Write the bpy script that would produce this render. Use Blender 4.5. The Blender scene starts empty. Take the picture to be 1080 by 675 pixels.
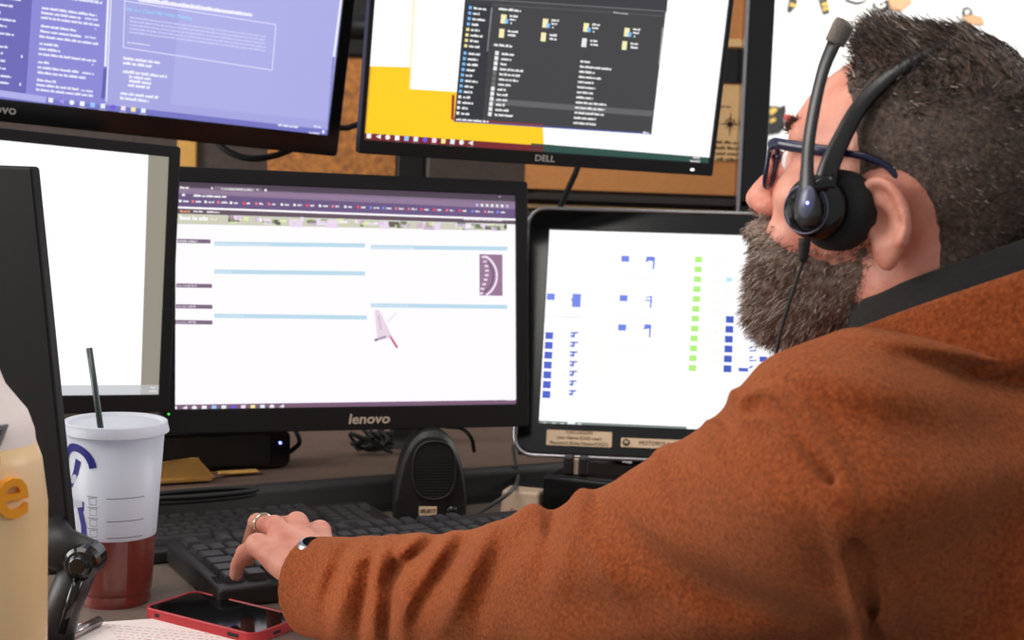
import bpy, bmesh, math, random
import numpy as np
from mathutils import Vector, Matrix

# ---------------------------------------------------------------- camera, world, lights, exposure
scene = bpy.context.scene
COL = scene.collection
PITCH, ROLL, FPX, CX, CY = math.radians(5.4), math.radians(2.0), 1500.0, 540.0, 337.5
CAM = np.array([0.0, 0.0, 1.2])
_fw = np.array([0, math.cos(PITCH), -math.sin(PITCH)])
_up0 = np.array([0, math.sin(PITCH), math.cos(PITCH)])
_r0 = np.array([1.0, 0, 0])
_R = math.cos(ROLL) * _r0 + math.sin(ROLL) * _up0
_U = math.cos(ROLL) * _up0 - math.sin(ROLL) * _r0
cam_data = bpy.data.cameras.new('camera')
cam = bpy.data.objects.new('camera', cam_data)
COL.objects.link(cam)
cam.matrix_world = Matrix([[_R[0], _U[0], -_fw[0], CAM[0]], [_R[1], _U[1], -_fw[1], CAM[1]],
                           [_R[2], _U[2], -_fw[2], CAM[2]], [0, 0, 0, 1]])
cam_data.sensor_width = 36.0
cam_data.lens = FPX / 1080 * 36.0
cam_data.clip_start = 0.05
cam_data.dof.use_dof = True
cam_data.dof.focus_distance = 1.35
cam_data.dof.aperture_fstop = 9.0
scene.camera = cam

world = bpy.data.worlds.new('world'); scene.world = world; world.use_nodes = True
world.node_tree.nodes['Background'].inputs[0].default_value = (0.93, 0.96, 1.0, 1)
world.node_tree.nodes['Background'].inputs[1].default_value = 0.42

def area(name, loc, aim, size, power, color=(1, 1, 1), sy=None):
    l = bpy.data.lights.new(name, 'AREA'); l.energy = power; l.size = size; l.color = color
    if sy: l.shape = 'RECTANGLE'; l.size_y = sy
    o = bpy.data.objects.new(name, l); COL.objects.link(o)
    o.location = loc
    o.rotation_euler = (Vector(aim) - Vector(loc)).to_track_quat('-Z', 'Y').to_euler()
    return o
area('overhead_light_front', (-0.6, 0.9, 2.75), (-0.3, 1.4, 0.8), 1.2, 21, (1, 0.95, 0.88))  # added overhead area light, stands in for an unseen ceiling fixture
area('key_light_left', (-2.6, 1.0, 1.9), (0.2, 1.2, 0.95), 1.4, 66, (1.0, 0.96, 0.92))  # added key light from the left, no window modelled there
area('wall_wash_light', (0.9, 3.2, 2.7), (0.9, 4.6, 1.6), 1.5, 75, (1, 0.98, 0.95))  # added unseen light that drives the white wall to overexposure
area('rim_light_right', (2.4, 2.3, 2.1), (0.4, 1.1, 1.05), 0.9, 26, (1.0, 0.98, 0.95))  # added light for the rim on man and fleece, not a window
vs = scene.view_settings
vs.view_transform = 'Standard'; vs.look = 'None'; vs.gamma = 1.0; vs.use_curve_mapping = False
vs.exposure = 0.0

# ---------------------------------------------------------------- measuring helpers (photo pixel -> real place at a depth)
def at(x, y, d):
    return CAM + d * (_fw + (x - CX) / FPX * _R - (y - CY) / FPX * _U)
def onz(x, y, z):
    v = _fw + (x - CX) / FPX * _R - (y - CY) / FPX * _U
    return CAM + v * (z - CAM[2]) / v[2]
CYAW = math.radians(29.0)                     # direction of the console
CD = np.array([math.cos(CYAW), math.sin(CYAW), 0]); CN = np.array([-math.sin(CYAW), math.cos(CYAW), 0])
def cn(c, n, z=0.0): return CD * c + CN * n + np.array([0, 0, z])
DECK, RISER = 0.74, 0.785

# ---------------------------------------------------------------- materials
def lin(c):
    return tuple((v / 255 / 12.92 if v / 255 <= 0.04045 else ((v / 255 + 0.055) / 1.055) ** 2.4) for v in c)
_mats = {}
def mat(name, rgb, rough=0.5, metal=0.0, noise=0.0, nscale=60.0, bump=0.0, bscale=200.0, sheen=0.0, coat=0.0,
        trans=0.0, emit=None, estr=1.0, sss=0.0, spec=None, lo=None, hi=None, stretch=None):
    if name in _mats: return _mats[name]
    m = bpy.data.materials.new(name); m.use_nodes = True
    nt = m.node_tree; b = nt.nodes['Principled BSDF']
    c = lin(rgb) + (1,)
    b.inputs['Base Color'].default_value = c
    b.inputs['Roughness'].default_value = rough
    b.inputs['Metallic'].default_value = metal
    b.inputs['Coat Weight'].default_value = coat
    b.inputs['Transmission Weight'].default_value = trans
    b.inputs['Sheen Weight'].default_value = sheen
    if spec is not None: b.inputs['Specular IOR Level'].default_value = spec
    if sheen: b.inputs['Sheen Roughness'].default_value = 0.45; b.inputs['Sheen Tint'].default_value = (1, .62, .36, 1)
    if sss:
        b.inputs['Subsurface Weight'].default_value = sss
        b.inputs['Subsurface Radius'].default_value = (0.012, 0.004, 0.002); b.inputs['Subsurface Scale'].default_value = 0.5
    if emit: b.inputs['Emission Color'].default_value = lin(emit) + (1,); b.inputs['Emission Strength'].default_value = estr
    tc = nt.nodes.new('ShaderNodeTexCoord'); src = tc.outputs['Object']
    if stretch:
        mp = nt.nodes.new('ShaderNodeMapping'); mp.inputs['Scale'].default_value = stretch
        nt.links.new(src, mp.inputs['Vector']); src = mp.outputs['Vector']
    if noise:
        n = nt.nodes.new('ShaderNodeTexNoise'); n.inputs['Scale'].default_value = nscale; n.inputs['Detail'].default_value = 5
        nt.links.new(src, n.inputs['Vector'])
        r = nt.nodes.new('ShaderNodeMapRange'); r.inputs[1].default_value = 0.3; r.inputs[2].default_value = 0.7
        nt.links.new(n.outputs['Fac'], r.inputs[0])
        mx = nt.nodes.new('ShaderNodeMix'); mx.data_type = 'RGBA'
        nt.links.new(r.outputs[0], mx.inputs[0])
        mx.inputs[6].default_value = tuple(v * (1 - noise) for v in c[:3]) + (1,) if lo is None else lin(lo) + (1,)
        mx.inputs[7].default_value = tuple(min(1, v * (1 + noise)) for v in c[:3]) + (1,) if hi is None else lin(hi) + (1,)
        nt.links.new(mx.outputs[2], b.inputs['Base Color'])
    if bump:
        n2 = nt.nodes.new('ShaderNodeTexNoise'); n2.inputs['Scale'].default_value = bscale; n2.inputs['Detail'].default_value = 4
        nt.links.new(src, n2.inputs['Vector'])
        bp = nt.nodes.new('ShaderNodeBump'); bp.inputs['Strength'].default_value = bump; bp.inputs['Distance'].default_value = 0.002
        nt.links.new(n2.outputs['Fac'], bp.inputs['Height']); nt.links.new(bp.outputs['Normal'], b.inputs['Normal'])
    _mats[name] = m; return m
M_black = mat('black_plastic', (30, 28, 28), 0.45, noise=0.15, nscale=300, bump=0.15, bscale=900)
M_gloss = mat('glossy_black_plastic', (16, 15, 15), 0.16, noise=0.1, nscale=20)
M_bezel = mat('bezel_black', (20, 18, 19), 0.45, spec=.3, noise=0.12, nscale=400, bump=0.08, bscale=1500)
M_key = mat('key_plastic', (52, 52, 54), 0.34, noise=0.1, nscale=200)
M_rubber = mat('black_rubber', (20, 20, 20), 0.7, noise=0.1, nscale=100)
M_silver = mat('silver_metal', (190, 188, 190), 0.28, metal=1.0, noise=0.05, nscale=100)
M_ring = mat('ring_metal', (215, 200, 175), 0.16, metal=1.0, noise=0.03)
M_desk = mat('desk_laminate', (112, 98, 88), 0.45, noise=0.14, nscale=120, bump=0.05, bscale=500)
M_riser = mat('riser_laminate', (112, 92, 80), 0.5, noise=0.14, nscale=90, bump=0.05)
M_edge = mat('console_edge_rubber', (44, 42, 42), 0.55, noise=0.1, nscale=150, bump=0.1, bscale=600)
M_panel = mat('console_panel', (104, 90, 82), 0.75, noise=0.12, nscale=200, bump=0.2, bscale=600)
M_dark = mat('dark_panel', (38, 34, 32), 0.6, noise=0.15, nscale=80, bump=0.1)
M_cork = mat('cork_board', (172, 104, 52), 0.8, noise=0.5, nscale=70, bump=0.4, bscale=220, lo=(138, 88, 48), hi=(206, 132, 60))
M_orange = mat('orange_board', (196, 130, 72), 0.75, noise=0.06, nscale=120, bump=0.1)
M_brown = mat('brown_panel', (66, 52, 46), 0.7, noise=0.2, nscale=60, bump=0.1)
M_tan = mat('tan_paper', (226, 184, 128), 0.7, noise=0.04, nscale=150, bump=0.05)
M_ink = mat('brown_ink', (92, 60, 40), 0.7, noise=0.1)
M_wall = mat('white_paint', (236, 235, 233), 0.7, noise=0.03, nscale=30, bump=0.1, bscale=300)
M_floor = mat('grey_carpet', (96, 92, 90), 0.95, noise=0.3, nscale=300, bump=0.5, bscale=500)
M_gold = mat('gold_print', (214, 178, 84), 0.6, noise=0.05)
M_red = mat('red_case', (176, 36, 44), 0.4, noise=0.06, nscale=90)
M_glass = mat('phone_glass', (10, 11, 12), 0.06, noise=0.05)
M_beige = mat('beige_plastic', (212, 186, 160), 0.45, noise=0.05, nscale=80)
M_label = mat('cream_label', (226, 196, 160), 0.6, noise=0.04, nscale=60)
M_paper = mat('white_paper', (240, 226, 222), 0.75, noise=0.03, nscale=60)
M_envelope = mat('manila_paper', (224, 170, 88), 0.65, noise=0.06, nscale=60, bump=0.05)
M_blue = mat('blue_print', (40, 40, 130), 0.45, noise=0.05)
M_greyprint = mat('grey_print', (120, 120, 128), 0.5, noise=0.05)
M_led = mat('blue_led', (120, 130, 255), 0.4, emit=(120, 130, 255), estr=6)
M_gled = mat('green_led', (60, 220, 60), 0.4, emit=(60, 220, 60), estr=2)
M_logo = mat('logo_print', (190, 184, 178), 0.4, metal=0.4, noise=0.03)

# ---------------------------------------------------------------- object helpers
def tag(o, label=None, cat=None, group=None, kind=None):
    if label: o['label'] = label
    if cat: o['category'] = cat
    if group: o['group'] = group
    if kind: o['kind'] = kind
    return o
def empty(name, loc=(0, 0, 0), rz=0.0, M=None):
    o = bpy.data.objects.new(name, None); COL.objects.link(o)
    o.empty_display_size = 0.05
    if M is not None: o.matrix_world = M
    else: o.location = loc; o.rotation_euler = (0, 0, rz)
    return o
def link(name, me, m=None, parent=None, smooth=False, bevel=0.0, seg=2):
    if m is not None:
        for k in (m if isinstance(m, (list, tuple)) else [m]): me.materials.append(k)
    if smooth:
        me.polygons.foreach_set('use_smooth', [True] * len(me.polygons))
    o = bpy.data.objects.new(name, me); COL.objects.link(o)
    if parent is not None: o.parent = parent
    if bevel:
        b = o.modifiers.new('bevel', 'BEVEL'); b.width = bevel; b.segments = seg; b.limit_method = 'ANGLE'; b.angle_limit = math.radians(40)
    return o
class MB:
    """collects polygons for ONE mesh"""
    def __init__(s): s.v = []; s.f = []; s.mi = []; s.m = 0
    def add(s, vs_, fs, M=None):
        n = len(s.v)
        for p in vs_:
            p = Vector(p)
            s.v.append(tuple(M @ p if M is not None else p))
        for f in fs: s.f.append(tuple(i + n for i in f)); s.mi.append(s.m)
        return s
    def box(s, x0, x1, y0, y1, z0, z1, M=None):
        vs_ = [(x, y, z) for x in (x0, x1) for y in (y0, y1) for z in (z0, z1)]
        return s.add(vs_, [(0, 1, 3, 2), (4, 6, 7, 5), (0, 4, 5, 1), (2, 3, 7, 6), (0, 2, 6, 4), (1, 5, 7, 3)], M)
    def frustum(s, b, t, z0, z1, M=None):           # b,t = (x0,x1,y0,y1) at z0 and z1
        vs_ = [(b[0], b[2], z0), (b[1], b[2], z0), (b[1], b[3], z0), (b[0], b[3], z0),
               (t[0], t[2], z1), (t[1], t[2], z1), (t[1], t[3], z1), (t[0], t[3], z1)]
        return s.add(vs_, [(3, 2, 1, 0), (4, 5, 6, 7), (0, 1, 5, 4), (1, 2, 6, 5), (2, 3, 7, 6), (3, 0, 4, 7)], M)
    def lathe(s, prof, n=48, M=None, cap=True, close=False):
        vs_ = []; fs = []
        for (r, z) in prof:
            for k in range(n):
                a = 2 * math.pi * k / n; vs_.append((r * math.cos(a), r * math.sin(a), z))
        L = len(prof)
        for i in range(L - 1 + (1 if close else 0)):
            for k in range(n):
                a, b = i * n + k, i * n + (k + 1) % n; c, d = ((i + 1) % L) * n + (k + 1) % n, ((i + 1) % L) * n + k
                fs.append((a, b, c, d))
        if cap and not close:
            fs.append(tuple(range(n - 1, -1, -1))); fs.append(tuple((L - 1) * n + k for k in range(n)))
        return s.add(vs_, fs, M)
    def prism(s, pts, y0, y1, M=None):               # outline in xz, extruded along y
        n = len(pts)
        vs_ = [(x, y0, z) for x, z in pts] + [(x, y1, z) for x, z in pts]
        fs = [tuple(range(n)), tuple(range(2 * n - 1, n - 1, -1))]
        for i in range(n): j = (i + 1) % n; fs.append((i, n + i, n + j, j))
        return s.add(vs_, fs, M)
    def tube(s, pts, r, n=10, cap=True, closed=False, flat=1.0):
        P = [Vector(p) for p in pts]; rr = r if isinstance(r, (list, tuple)) else [r] * len(P)
        up = Vector((0, 0, 1)); vs_ = []; L = len(P); prev = None
        for i, p in enumerate(P):
            if closed: t = (P[(i + 1) % L] - P[i - 1]).normalized()
            else: t = (P[min(i + 1, L - 1)] - P[max(i - 1, 0)]).normalized()
            if prev is None:
                a = t.cross(up)
                if a.length < 0.1: a = t.cross(Vector((1, 0, 0)))
            else: a = prev - t * prev.dot(t)
            a.normalize(); prev = a; b = t.cross(a)
            for k in range(n):
                an = 2 * math.pi * k / n
                vs_.append(tuple(p + a * (math.cos(an) * rr[i] * flat) + b * (math.sin(an) * rr[i])))
        fs = []
        for i in range(L if closed else L - 1):
            for k in range(n):
                j = (i + 1) % L
                fs.append((i * n + k, i * n + (k + 1) % n, j * n + (k + 1) % n, j * n + k))
        if cap and not closed: fs.append(tuple(range(n - 1, -1, -1))); fs.append(tuple((L - 1) * n + k for k in range(n)))
        return s.add(vs_, fs)
    def mesh(s, name):
        me = bpy.data.meshes.new(name); me.from_pydata(s.v, [], s.f)
        me.polygons.foreach_set('material_index', s.mi); me.update()
        bm = bmesh.new(); bm.from_mesh(me); bmesh.ops.recalc_face_normals(bm, faces=bm.faces); bm.to_mesh(me); bm.free()
        return me
    def build(s, name, m, parent=None, smooth=False, bevel=0.0, seg=2):
        return link(name, s.mesh(name), m, parent, smooth, bevel, seg)
def curve(pts, n=8):
    """Catmull-Rom through points"""
    P = [np.array(p, float) for p in pts]; P = [2 * P[0] - P[1]] + P + [2 * P[-1] - P[-2]]; out = []
    for i in range(1, len(P) - 2):
        for k in range(n):
            t = k / n; a, b, c, d = P[i - 1:i + 3]
            out.append(0.5 * ((2 * b) + (c - a) * t + (2 * a - 5 * b + 4 * c - d) * t * t + (3 * b - 3 * c + d - a) * t ** 3))
    out.append(P[-2]); return out
def rrect(x0, x1, z0, z1, r, n=6):
    out = []
    for cx_, cz_, a0 in ((x1 - r, z1 - r, 0), (x0 + r, z1 - r, 90), (x0 + r, z0 + r, 180), (x1 - r, z0 + r, 270)):
        for k in range(n + 1):
            a = math.radians(a0 + 90 * k / n); out.append((cx_ + r * math.cos(a), cz_ + r * math.sin(a)))
    return out
def text_mesh(body, size, depth=0.0004, bold=0.0):
    cu = bpy.data.curves.new('text', 'FONT'); cu.body = body; cu.size = size; cu.extrude = depth; cu.align_x = 'CENTER'; cu.align_y = 'CENTER'; cu.offset = bold
    cu.resolution_u = 3
    o = bpy.data.objects.new('text', cu); COL.objects.link(o)
    bpy.context.view_layer.update()
    me = bpy.data.meshes.new_from_object(o.evaluated_get(bpy.context.evaluated_depsgraph_get()))
    bpy.data.objects.remove(o); bpy.data.curves.remove(cu)
    return me
RX90 = Matrix.Rotation(math.radians(90), 4, 'X')
def text_part(name, body, size, m, parent, x, y, z, M=None, bold=0.0, sx=1.0, shear=0.0):
    """writing that stands in the local xz plane facing -y"""
    me = text_mesh(body, size, bold=bold)
    T = Matrix.Translation((x, y, z)) @ RX90 @ Matrix.Diagonal((sx, 1, 1, 1))
    if shear: T = T @ Matrix(((1, shear, 0, 0), (0, 1, 0, 0), (0, 0, 1, 0), (0, 0, 0, 1)))
    if M is not None: T = M @ T
    me.transform(T)
    return link(name, me, m, parent)

# ---------------------------------------------------------------- signed distance modelling
def sdf_mesh(fn, lo, hi, h, name, bs=16, margin=1.35):
    lo = np.array(lo, float); hi = np.array(hi, float)
    nb = np.ceil((hi - lo) / (h * bs)).astype(int); N = nb * bs + 4
    g = np.stack(np.meshgrid(*[np.arange(k) for k in nb], indexing='ij'), -1).reshape(-1, 3)
    ctr = lo + (g * bs + bs / 2) * h
    d = fn(ctr); g = g[np.abs(d) < bs * h * 0.87 * margin + 0.004]
    n = bs + 2; o = np.arange(-1, bs + 1)
    off = np.stack(np.meshgrid(o, o, o, indexing='ij'), -1)
    ids = []; pos = []; quads = []
    gid = lambda i: (i[..., 0].astype(np.int64) * N[1] + i[..., 1]) * N[2] + i[..., 2]
    for s in range(0, len(g), 24):
        gb = g[s:s + 24]; base = gb * bs
        idx = base[:, None, None, None, :] + off[None] + 1           # shifted by +1 so ids stay positive
        P = lo + (idx - 1) * h
        D = fn(P.reshape(-1, 3)).reshape(P.shape[:-1])
        S = D < 0; n1 = n - 1
        cnt = np.zeros((len(gb), n1, n1, n1)); acc = np.zeros((len(gb), n1, n1, n1, 3))
        for a in range(3):
            for u in (0, 1):
                for v in (0, 1):
                    sh = [0, 0, 0]; oth = [k for k in range(3) if k != a]; sh[oth[0]] = u; sh[oth[1]] = v
                    s0 = tuple(slice(sh[k], sh[k] + n1) for k in range(3)); sh2 = list(sh); sh2[a] += 1
                    s1 = tuple(slice(sh2[k], sh2[k] + n1) for k in range(3))
                    d0 = D[(slice(None),) + s0]; d1 = D[(slice(None),) + s1]
                    c = (d0 < 0) != (d1 < 0); t = np.where(c, d0 / np.where(c, d0 - d1, 1), 0)
                    cnt += c
                    for k in range(3): acc[..., k] += np.where(c, sh[k] + (t if k == a else 0), 0)
        m = cnt > 0
        if not m.any(): continue
        ci = idx[:, :n1, :n1, :n1][m]
        pos.append(lo + (ci - 1 + acc[m] / cnt[m][:, None]) * h); ids.append(gid(ci))
        for a in range(3):
            b_, c_ = [(1, 2), (2, 0), (0, 1)][a]
            sl = [slice(1, n - 1 + 0)] * 3; s0 = tuple(slice(1, n1) for k in range(3))
            s1 = tuple(slice(1 + (k == a), n1 + (k == a)) for k in range(3))
            d0 = S[(slice(None),) + s0]; d1 = S[(slice(None),) + s1]
            c = d0 != d1
            if not c.any(): continue
            e = idx[(slice(None),) + s0][c]; inside = d0[c]
            eb = np.zeros(3, int); eb[b_] = 1; ec = np.zeros(3, int); ec[c_] = 1
            q = np.stack([gid(e), gid(e - eb), gid(e - eb - ec), gid(e - ec)], -1)
            q[inside] = q[inside][:, ::-1]
            quads.append(q)
    ids = np.concatenate(ids); pos = np.concatenate(pos); quads = np.concatenate(quads)
    uid, first = np.unique(ids, return_index=True); V = pos[first]
    k = np.searchsorted(uid, quads); k = np.clip(k, 0, len(uid) - 1)
    ok = (uid[k] == quads).all(1); F = k[ok][:, ::-1]
    F = np.unique(F, axis=0) if len(F) < 10 else F
    me = bpy.data.meshes.new(name)
    me.vertices.add(len(V)); me.vertices.foreach_set('co', V.astype(np.float32).ravel())
    me.loops.add(F.size); me.loops.foreach_set('vertex_index', F.astype(np.int32).ravel())
    me.polygons.add(len(F)); me.polygons.foreach_set('loop_start', np.arange(0, F.size, 4, dtype=np.int32))
    me.update(calc_edges=True); me.validate()
    me.polygons.foreach_set('use_smooth', [True] * len(me.polygons))
    return me
def smin(a, b, k):
    h = np.clip(0.5 + 0.5 * (b - a) / k, 0, 1); return b * (1 - h) + a * h - k * h * (1 - h)
def smax(a, b, k): return -smin(-a, -b, k)
def s_ell(P, c, r):
    q = P - np.array(c); r = np.array(r)
    k0 = np.sqrt(((q / r) ** 2).sum(-1)); k1 = np.sqrt(((q / r ** 2) ** 2).sum(-1)) + 1e-9
    return k0 * (k0 - 1) / k1
def s_cap(P, a, b, ra, rb=None):
    rb = ra if rb is None else rb; a = np.array(a, float); b = np.array(b, float); ab = b - a
    t = np.clip(((P - a) @ ab) / (ab @ ab + 1e-12), 0, 1)
    return np.sqrt(((P - a - t[:, None] * ab) ** 2).sum(-1)) - (ra + (rb - ra) * t)
def s_path(P, pts, rs):
    d = None
    for i in range(len(pts) - 1):
        e = s_cap(P, pts[i], pts[i + 1], rs[i], rs[i + 1]); d = e if d is None else np.minimum(d, e)
    return d
def sphere(P, c, r): return np.sqrt(((P - np.array(c)) ** 2).sum(-1)) - r
def frame(f, u):
    """rows forward, left, up"""
    f = np.array(f, float); f /= np.linalg.norm(f); l = np.cross(u, f); l /= np.linalg.norm(l); return np.stack([f, l, np.cross(f, l)])
def vnoise(P, s, seed=0):
    """cheap smooth noise from sines"""
    r = np.random.RandomState(seed); o = 0
    for k in range(5):
        w = r.normal(size=3); w /= np.linalg.norm(w)
        w2 = r.normal(size=3); w2 /= np.linalg.norm(w2)
        o = o + np.sin((P @ w) * s * (1 + .35 * k) + r.rand() * 6 + 1.5 * np.sin((P @ w2) * s * .6 + r.rand() * 6))
    return o / 5

# ---------------------------------------------------------------- the setting
def structure(name, mb, m, **k):
    o = mb.build(name, m, **k); o['kind'] = 'structure'; return o
structure('floor', MB().box(-3.2, 3.4, -0.8, 4.7, -0.05, 0), M_floor)
structure('wall_back', MB().box(-3.2, 3.4, 4.6, 4.7, 0, 2.8), M_wall)
structure('wall_right', MB().box(3.3, 3.4, 3.2, 4.6, 0, 2.8), M_wall)
structure('wall_left', MB().box(-3.2, -3.1, 2.4, 4.6, 0, 2.8), M_wall)
structure('baseboard_back', MB().box(-3.1, 3.3, 4.585, 4.6, 0, 0.1), M_dark)

# partition behind the monitors, with the boards pinned on it
PY = 2.75
def px_at_y(x, y, Y):
    v = _fw + (x - CX) / FPX * _R - (y - CY) / FPX * _U; return CAM + v * Y / v[1]
xr = px_at_y(806, 100, PY)[0]
part = tag(empty('partition_screen', (0, PY, 0)), 'tall dark cubicle partition with cork and orange panels behind the monitors', 'partition')
p = MB().box(-1.6, xr - .02, 0.0, 0.04, 0.0, 2.0).build('frame_board', M_brown, part)
def board(name, x0, y0, x1, y1, m, th=0.012, off=0.0):
    a = px_at_y(x0, y0, PY - .01); b = px_at_y(x1, y1, PY - .01)
    return MB().box(a[0], b[0], -th - off, -off, b[2], a[2]).build(name, m, part, bevel=0.001)
board('cork_panel', 288, -140, 416, 208, M_cork); board('yellow_strip', 191, -140, 206, 208, mat('yellow_board', (214, 160, 80), .7, noise=.05), .013)
board('orange_panel', 556, -60, 790, 207, M_orange)
board('dark_strip', 462, -60, 552, 212, M_brown, 0.014)
pa = px_at_y(797, 0, PY); 
MB().box(xr - .045, xr + .004, -0.05, 0.045, 0, 2.0).build('post', M_gloss, part, bevel=0.003)
MB().box(xr - .051, xr - .045, -0.054, -0.01, 0, 2.0).build('edge_strip', M_silver, part)
sp = board('shelf_rail', 540, 203, 790, 218, M_dark, 0.05)
board('rail_strip', 552, 219, 790, 223, M_tan, 0.02)
# notices on the partition
def sheet(name, x0, y0, x1, y1, m, label, cat, off=0.0135, th=.0015):
    a = px_at_y(x0, y0, PY - off); b = px_at_y(x1, y1, PY - off)
    o = MB().box(a[0], b[0], 0, th, b[2], a[2]).build(name, m); o.location = (0, PY - off - th, 0)
    tag(o, label, cat); return o, a, b
poster, pa_, pb_ = sheet('compass_poster', 700, 87, 792, 171, M_tan, 'tan poster with a small compass rose and printed lines, right of the upper screen', 'poster')
mb = MB(); c = px_at_y(770, 131, PY - .015) ; cx_, cz_ = c[0], c[2]
for k in range(8):
    a = k * math.pi / 4; L = 0.026 if k % 2 == 0 else 0.013; w = 0.0028
    mb.add([(cx_ + L * math.cos(a), -.0006, cz_ + L * math.sin(a)), (cx_ + w * math.cos(a + .8), -.0006, cz_ + w * math.sin(a + .8)),
            (cx_, -.0006, cz_), (cx_ + w * math.cos(a - .8), -.0006, cz_ + w * math.sin(a - .8))], [(0, 1, 2, 3)])
mb.prism([(cx_ + .011 * math.cos(t), cz_ + .011 * math.sin(t)) for t in np.linspace(0, 6.28, 25)[:-1]][:12] + [(cx_ + .0095 * math.cos(t), cz_ + .0095 * math.sin(t)) for t in np.linspace(0, 6.28, 25)[:-1]][:12][::-1], -.0006, 0)
mb.build('compass_rose', M_ink, poster)
mb = MB(); rnd = random.Random(3)
def dash_row(mb, x, z, L, h, y, rnd, s=0.001):
    """a line of small unreadable print: words made of uneven letters"""
    e = x + L
    while x < e:
        for k in range(rnd.randint(3, 8)):
            w = h * rnd.uniform(.35, .6)
            if x + w > e: break
            hh = h * rnd.choice((.62, .62, .7, 1.0))
            mb.add([(x, y, z), (x + w * .85, y, z), (x + w * .85, y, z + hh), (x, y, z + hh)], [(0, 1, 2, 3)]); x += w
        x += h * .6
for k, (yy, L) in enumerate(((149, 30), (155, 24), (161, 28), (167, 31))):
    mb = MB(); q = px_at_y(755, yy, PY - .015); dash_row(mb, q[0], q[2] - .004, L * .00182, 0.006, -.0006, rnd); mb.build('printed_line', M_ink, poster)
mb = MB(); q = px_at_y(755, 113, PY - .015); dash_row(mb, q[0], q[2], .03, .004, -.0006, rnd)
mb.build('printed_line', M_ink, poster)
sheet('tan_card', 690, 38, 793, 50, M_tan, 'narrow tan card pinned above the black band beside the post', 'card')
o, _, _ = sheet('black_band', 688, 48, 793, 88, M_gloss, 'black band pinned between the tan card and the compass poster', 'band', off=.016, th=.003)

# decals on the bright wall
WY = 4.598
def W(x, y): q = px_at_y(x, y, WY); return (q[0], q[2])
def poly(mb, pts, y=0.0, th=.002): mb.prism([W(*p_) for p_ in pts], y - th, y)
M_print = mat('black_print', (24, 22, 24), 0.5, noise=0.05)
M_skin_p = mat('tan_print', (196, 150, 110), 0.6, noise=0.05)
M_white_p = mat('pale_print', (225, 225, 222), 0.5, noise=0.05)
M_redp = mat('red_print', (200, 60, 50), 0.6, noise=0.05)
def decal(name, label, blacks, golds=(), pales=(), tans=(), reds=()):
    o = empty(name, (0, WY, 0)); tag(o, label, 'wall decal', None)
    for nm, ps, m, y in (('black_print', blacks, M_print, -.001), ('gold_print', golds, M_gold, -.0035), ('pale_print', pales, M_white_p, -.0035),
                         ('tan_print', tans, M_skin_p, -.0035), ('red_print', reds, M_redp, -.0035)):
        if ps:
            for q_ in ps:
                mb = MB(); poly(mb, q_, y); mb.build(nm, m, o)
    return o
decal('hockey_decal', 'wall decal of two striped hockey legs with skates, left of the microphone tip',
      [[(836, -22), (846, -20), (840, 6), (833, 14), (829, 17), (830, 8)], [(858, -20), (868, -22), (874, 6), (875, 16), (868, 16), (864, 4)],
       [(836, -60), (868, -62), (868, -22), (856, -14), (848, -16), (836, -20)]],
      [[(834, -4), (842, -2), (841, 0), (833, -2)], [(833, 3), (841, 6), (840, 8), (832, 6)], [(865, -3), (872, -5), (872, -2), (865, 0)],
       [(866, 4), (873, 2), (874, 5), (867, 7)], [(867, 9), (874, 7), (875, 9), (868, 12)]],
      [[(829, 13), (835, 16), (834, 20), (829, 19)], [(869, 16), (874, 15), (876, 22), (873, 26), (871, 24)]])
decal('hockey_decal', 'wall decal of a crouching player with stick, just above the front tuft of hair',
      [[(888, -4), (892, -2), (902, 2), (910, 1), (914, -3), (916, -2), (911, 3), (903, 5), (893, 2)],
       [(920, 2), (926, 5), (934, 0), (946, -4), (950, 4), (940, 10), (930, 14), (924, 10), (920, 8)]],
      [], [[(923, 4), (928, 7), (933, 3), (934, 6), (929, 10), (923, 7)]], [[(936, -6), (958, -8), (962, 2), (950, 12), (938, 10)]])
decal('hockey_decal', 'wall decal of a small helmeted player above the crown of the head',
      [[(1014, 12), (1016, 8), (1021, 7), (1025, 10), (1026, 15), (1021, 19), (1015, 18)]], [], [[(1017, 11), (1022, 10), (1022, 14), (1018, 16)]],
      [[(1014, 18), (1026, 15), (1036, 18), (1038, 26), (1020, 26)]])
decal('hockey_decal', 'wall decal in black and gold with a red mark, level with the brow',
      [[(811, 112), (818, 111), (822, 113), (828, 110), (829, 118), (826, 124), (828, 134), (822, 140), (811, 142), (806, 130)]],
      [[(811, 116), (817, 113), (820, 116), (813, 122)], [(812, 126), (818, 124), (817, 128), (812, 130)]], [], [], [[(826, 122), (833, 120), (838, 130), (831, 132)]])

# ---------------------------------------------------------------- console desk
desk = tag(empty('console_desk', (0, 0, 0), CYAW), 'long dark laminate console desk with a raised rear shelf', 'desk')
MB().box(-1.35, 2.6, 0.98, 1.815, DECK - .03, DECK).build('desktop', M_desk, desk, bevel=0.004)
MB().box(-1.35, 2.6, 1.82, 2.36, RISER - .02, RISER).build('rear_shelf', M_riser, desk, bevel=0.003)
mb = MB(); mb.prism([(0, DECK - .03), (0, DECK + .012), (.006, RISER - .004), (.014, RISER + .002), (.03, RISER + .002), (.03, DECK - .03)], -1.35, 2.6, Matrix.Translation((0, 1.79, 0)) @ Matrix.Rotation(math.radians(90), 4, 'Z') @ Matrix.Diagonal((1, -1, 1, 1)))
mb.build('shelf_edge', M_edge, desk, bevel=0.003)
MB().box(-1.35, 2.6, 2.36, 2.39, 0.45, 1.13).build('rear_panel', M_panel, desk, bevel=0.003)
MB().box(-1.35, 2.6, 2.345, 2.405, 1.13, 1.152).build('panel_cap', M_dark, desk, bevel=0.003)
MB().box(-1.35, 2.6, 2.352, 2.36, 0.84, 0.846).build('panel_groove', M_dark, desk)
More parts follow.
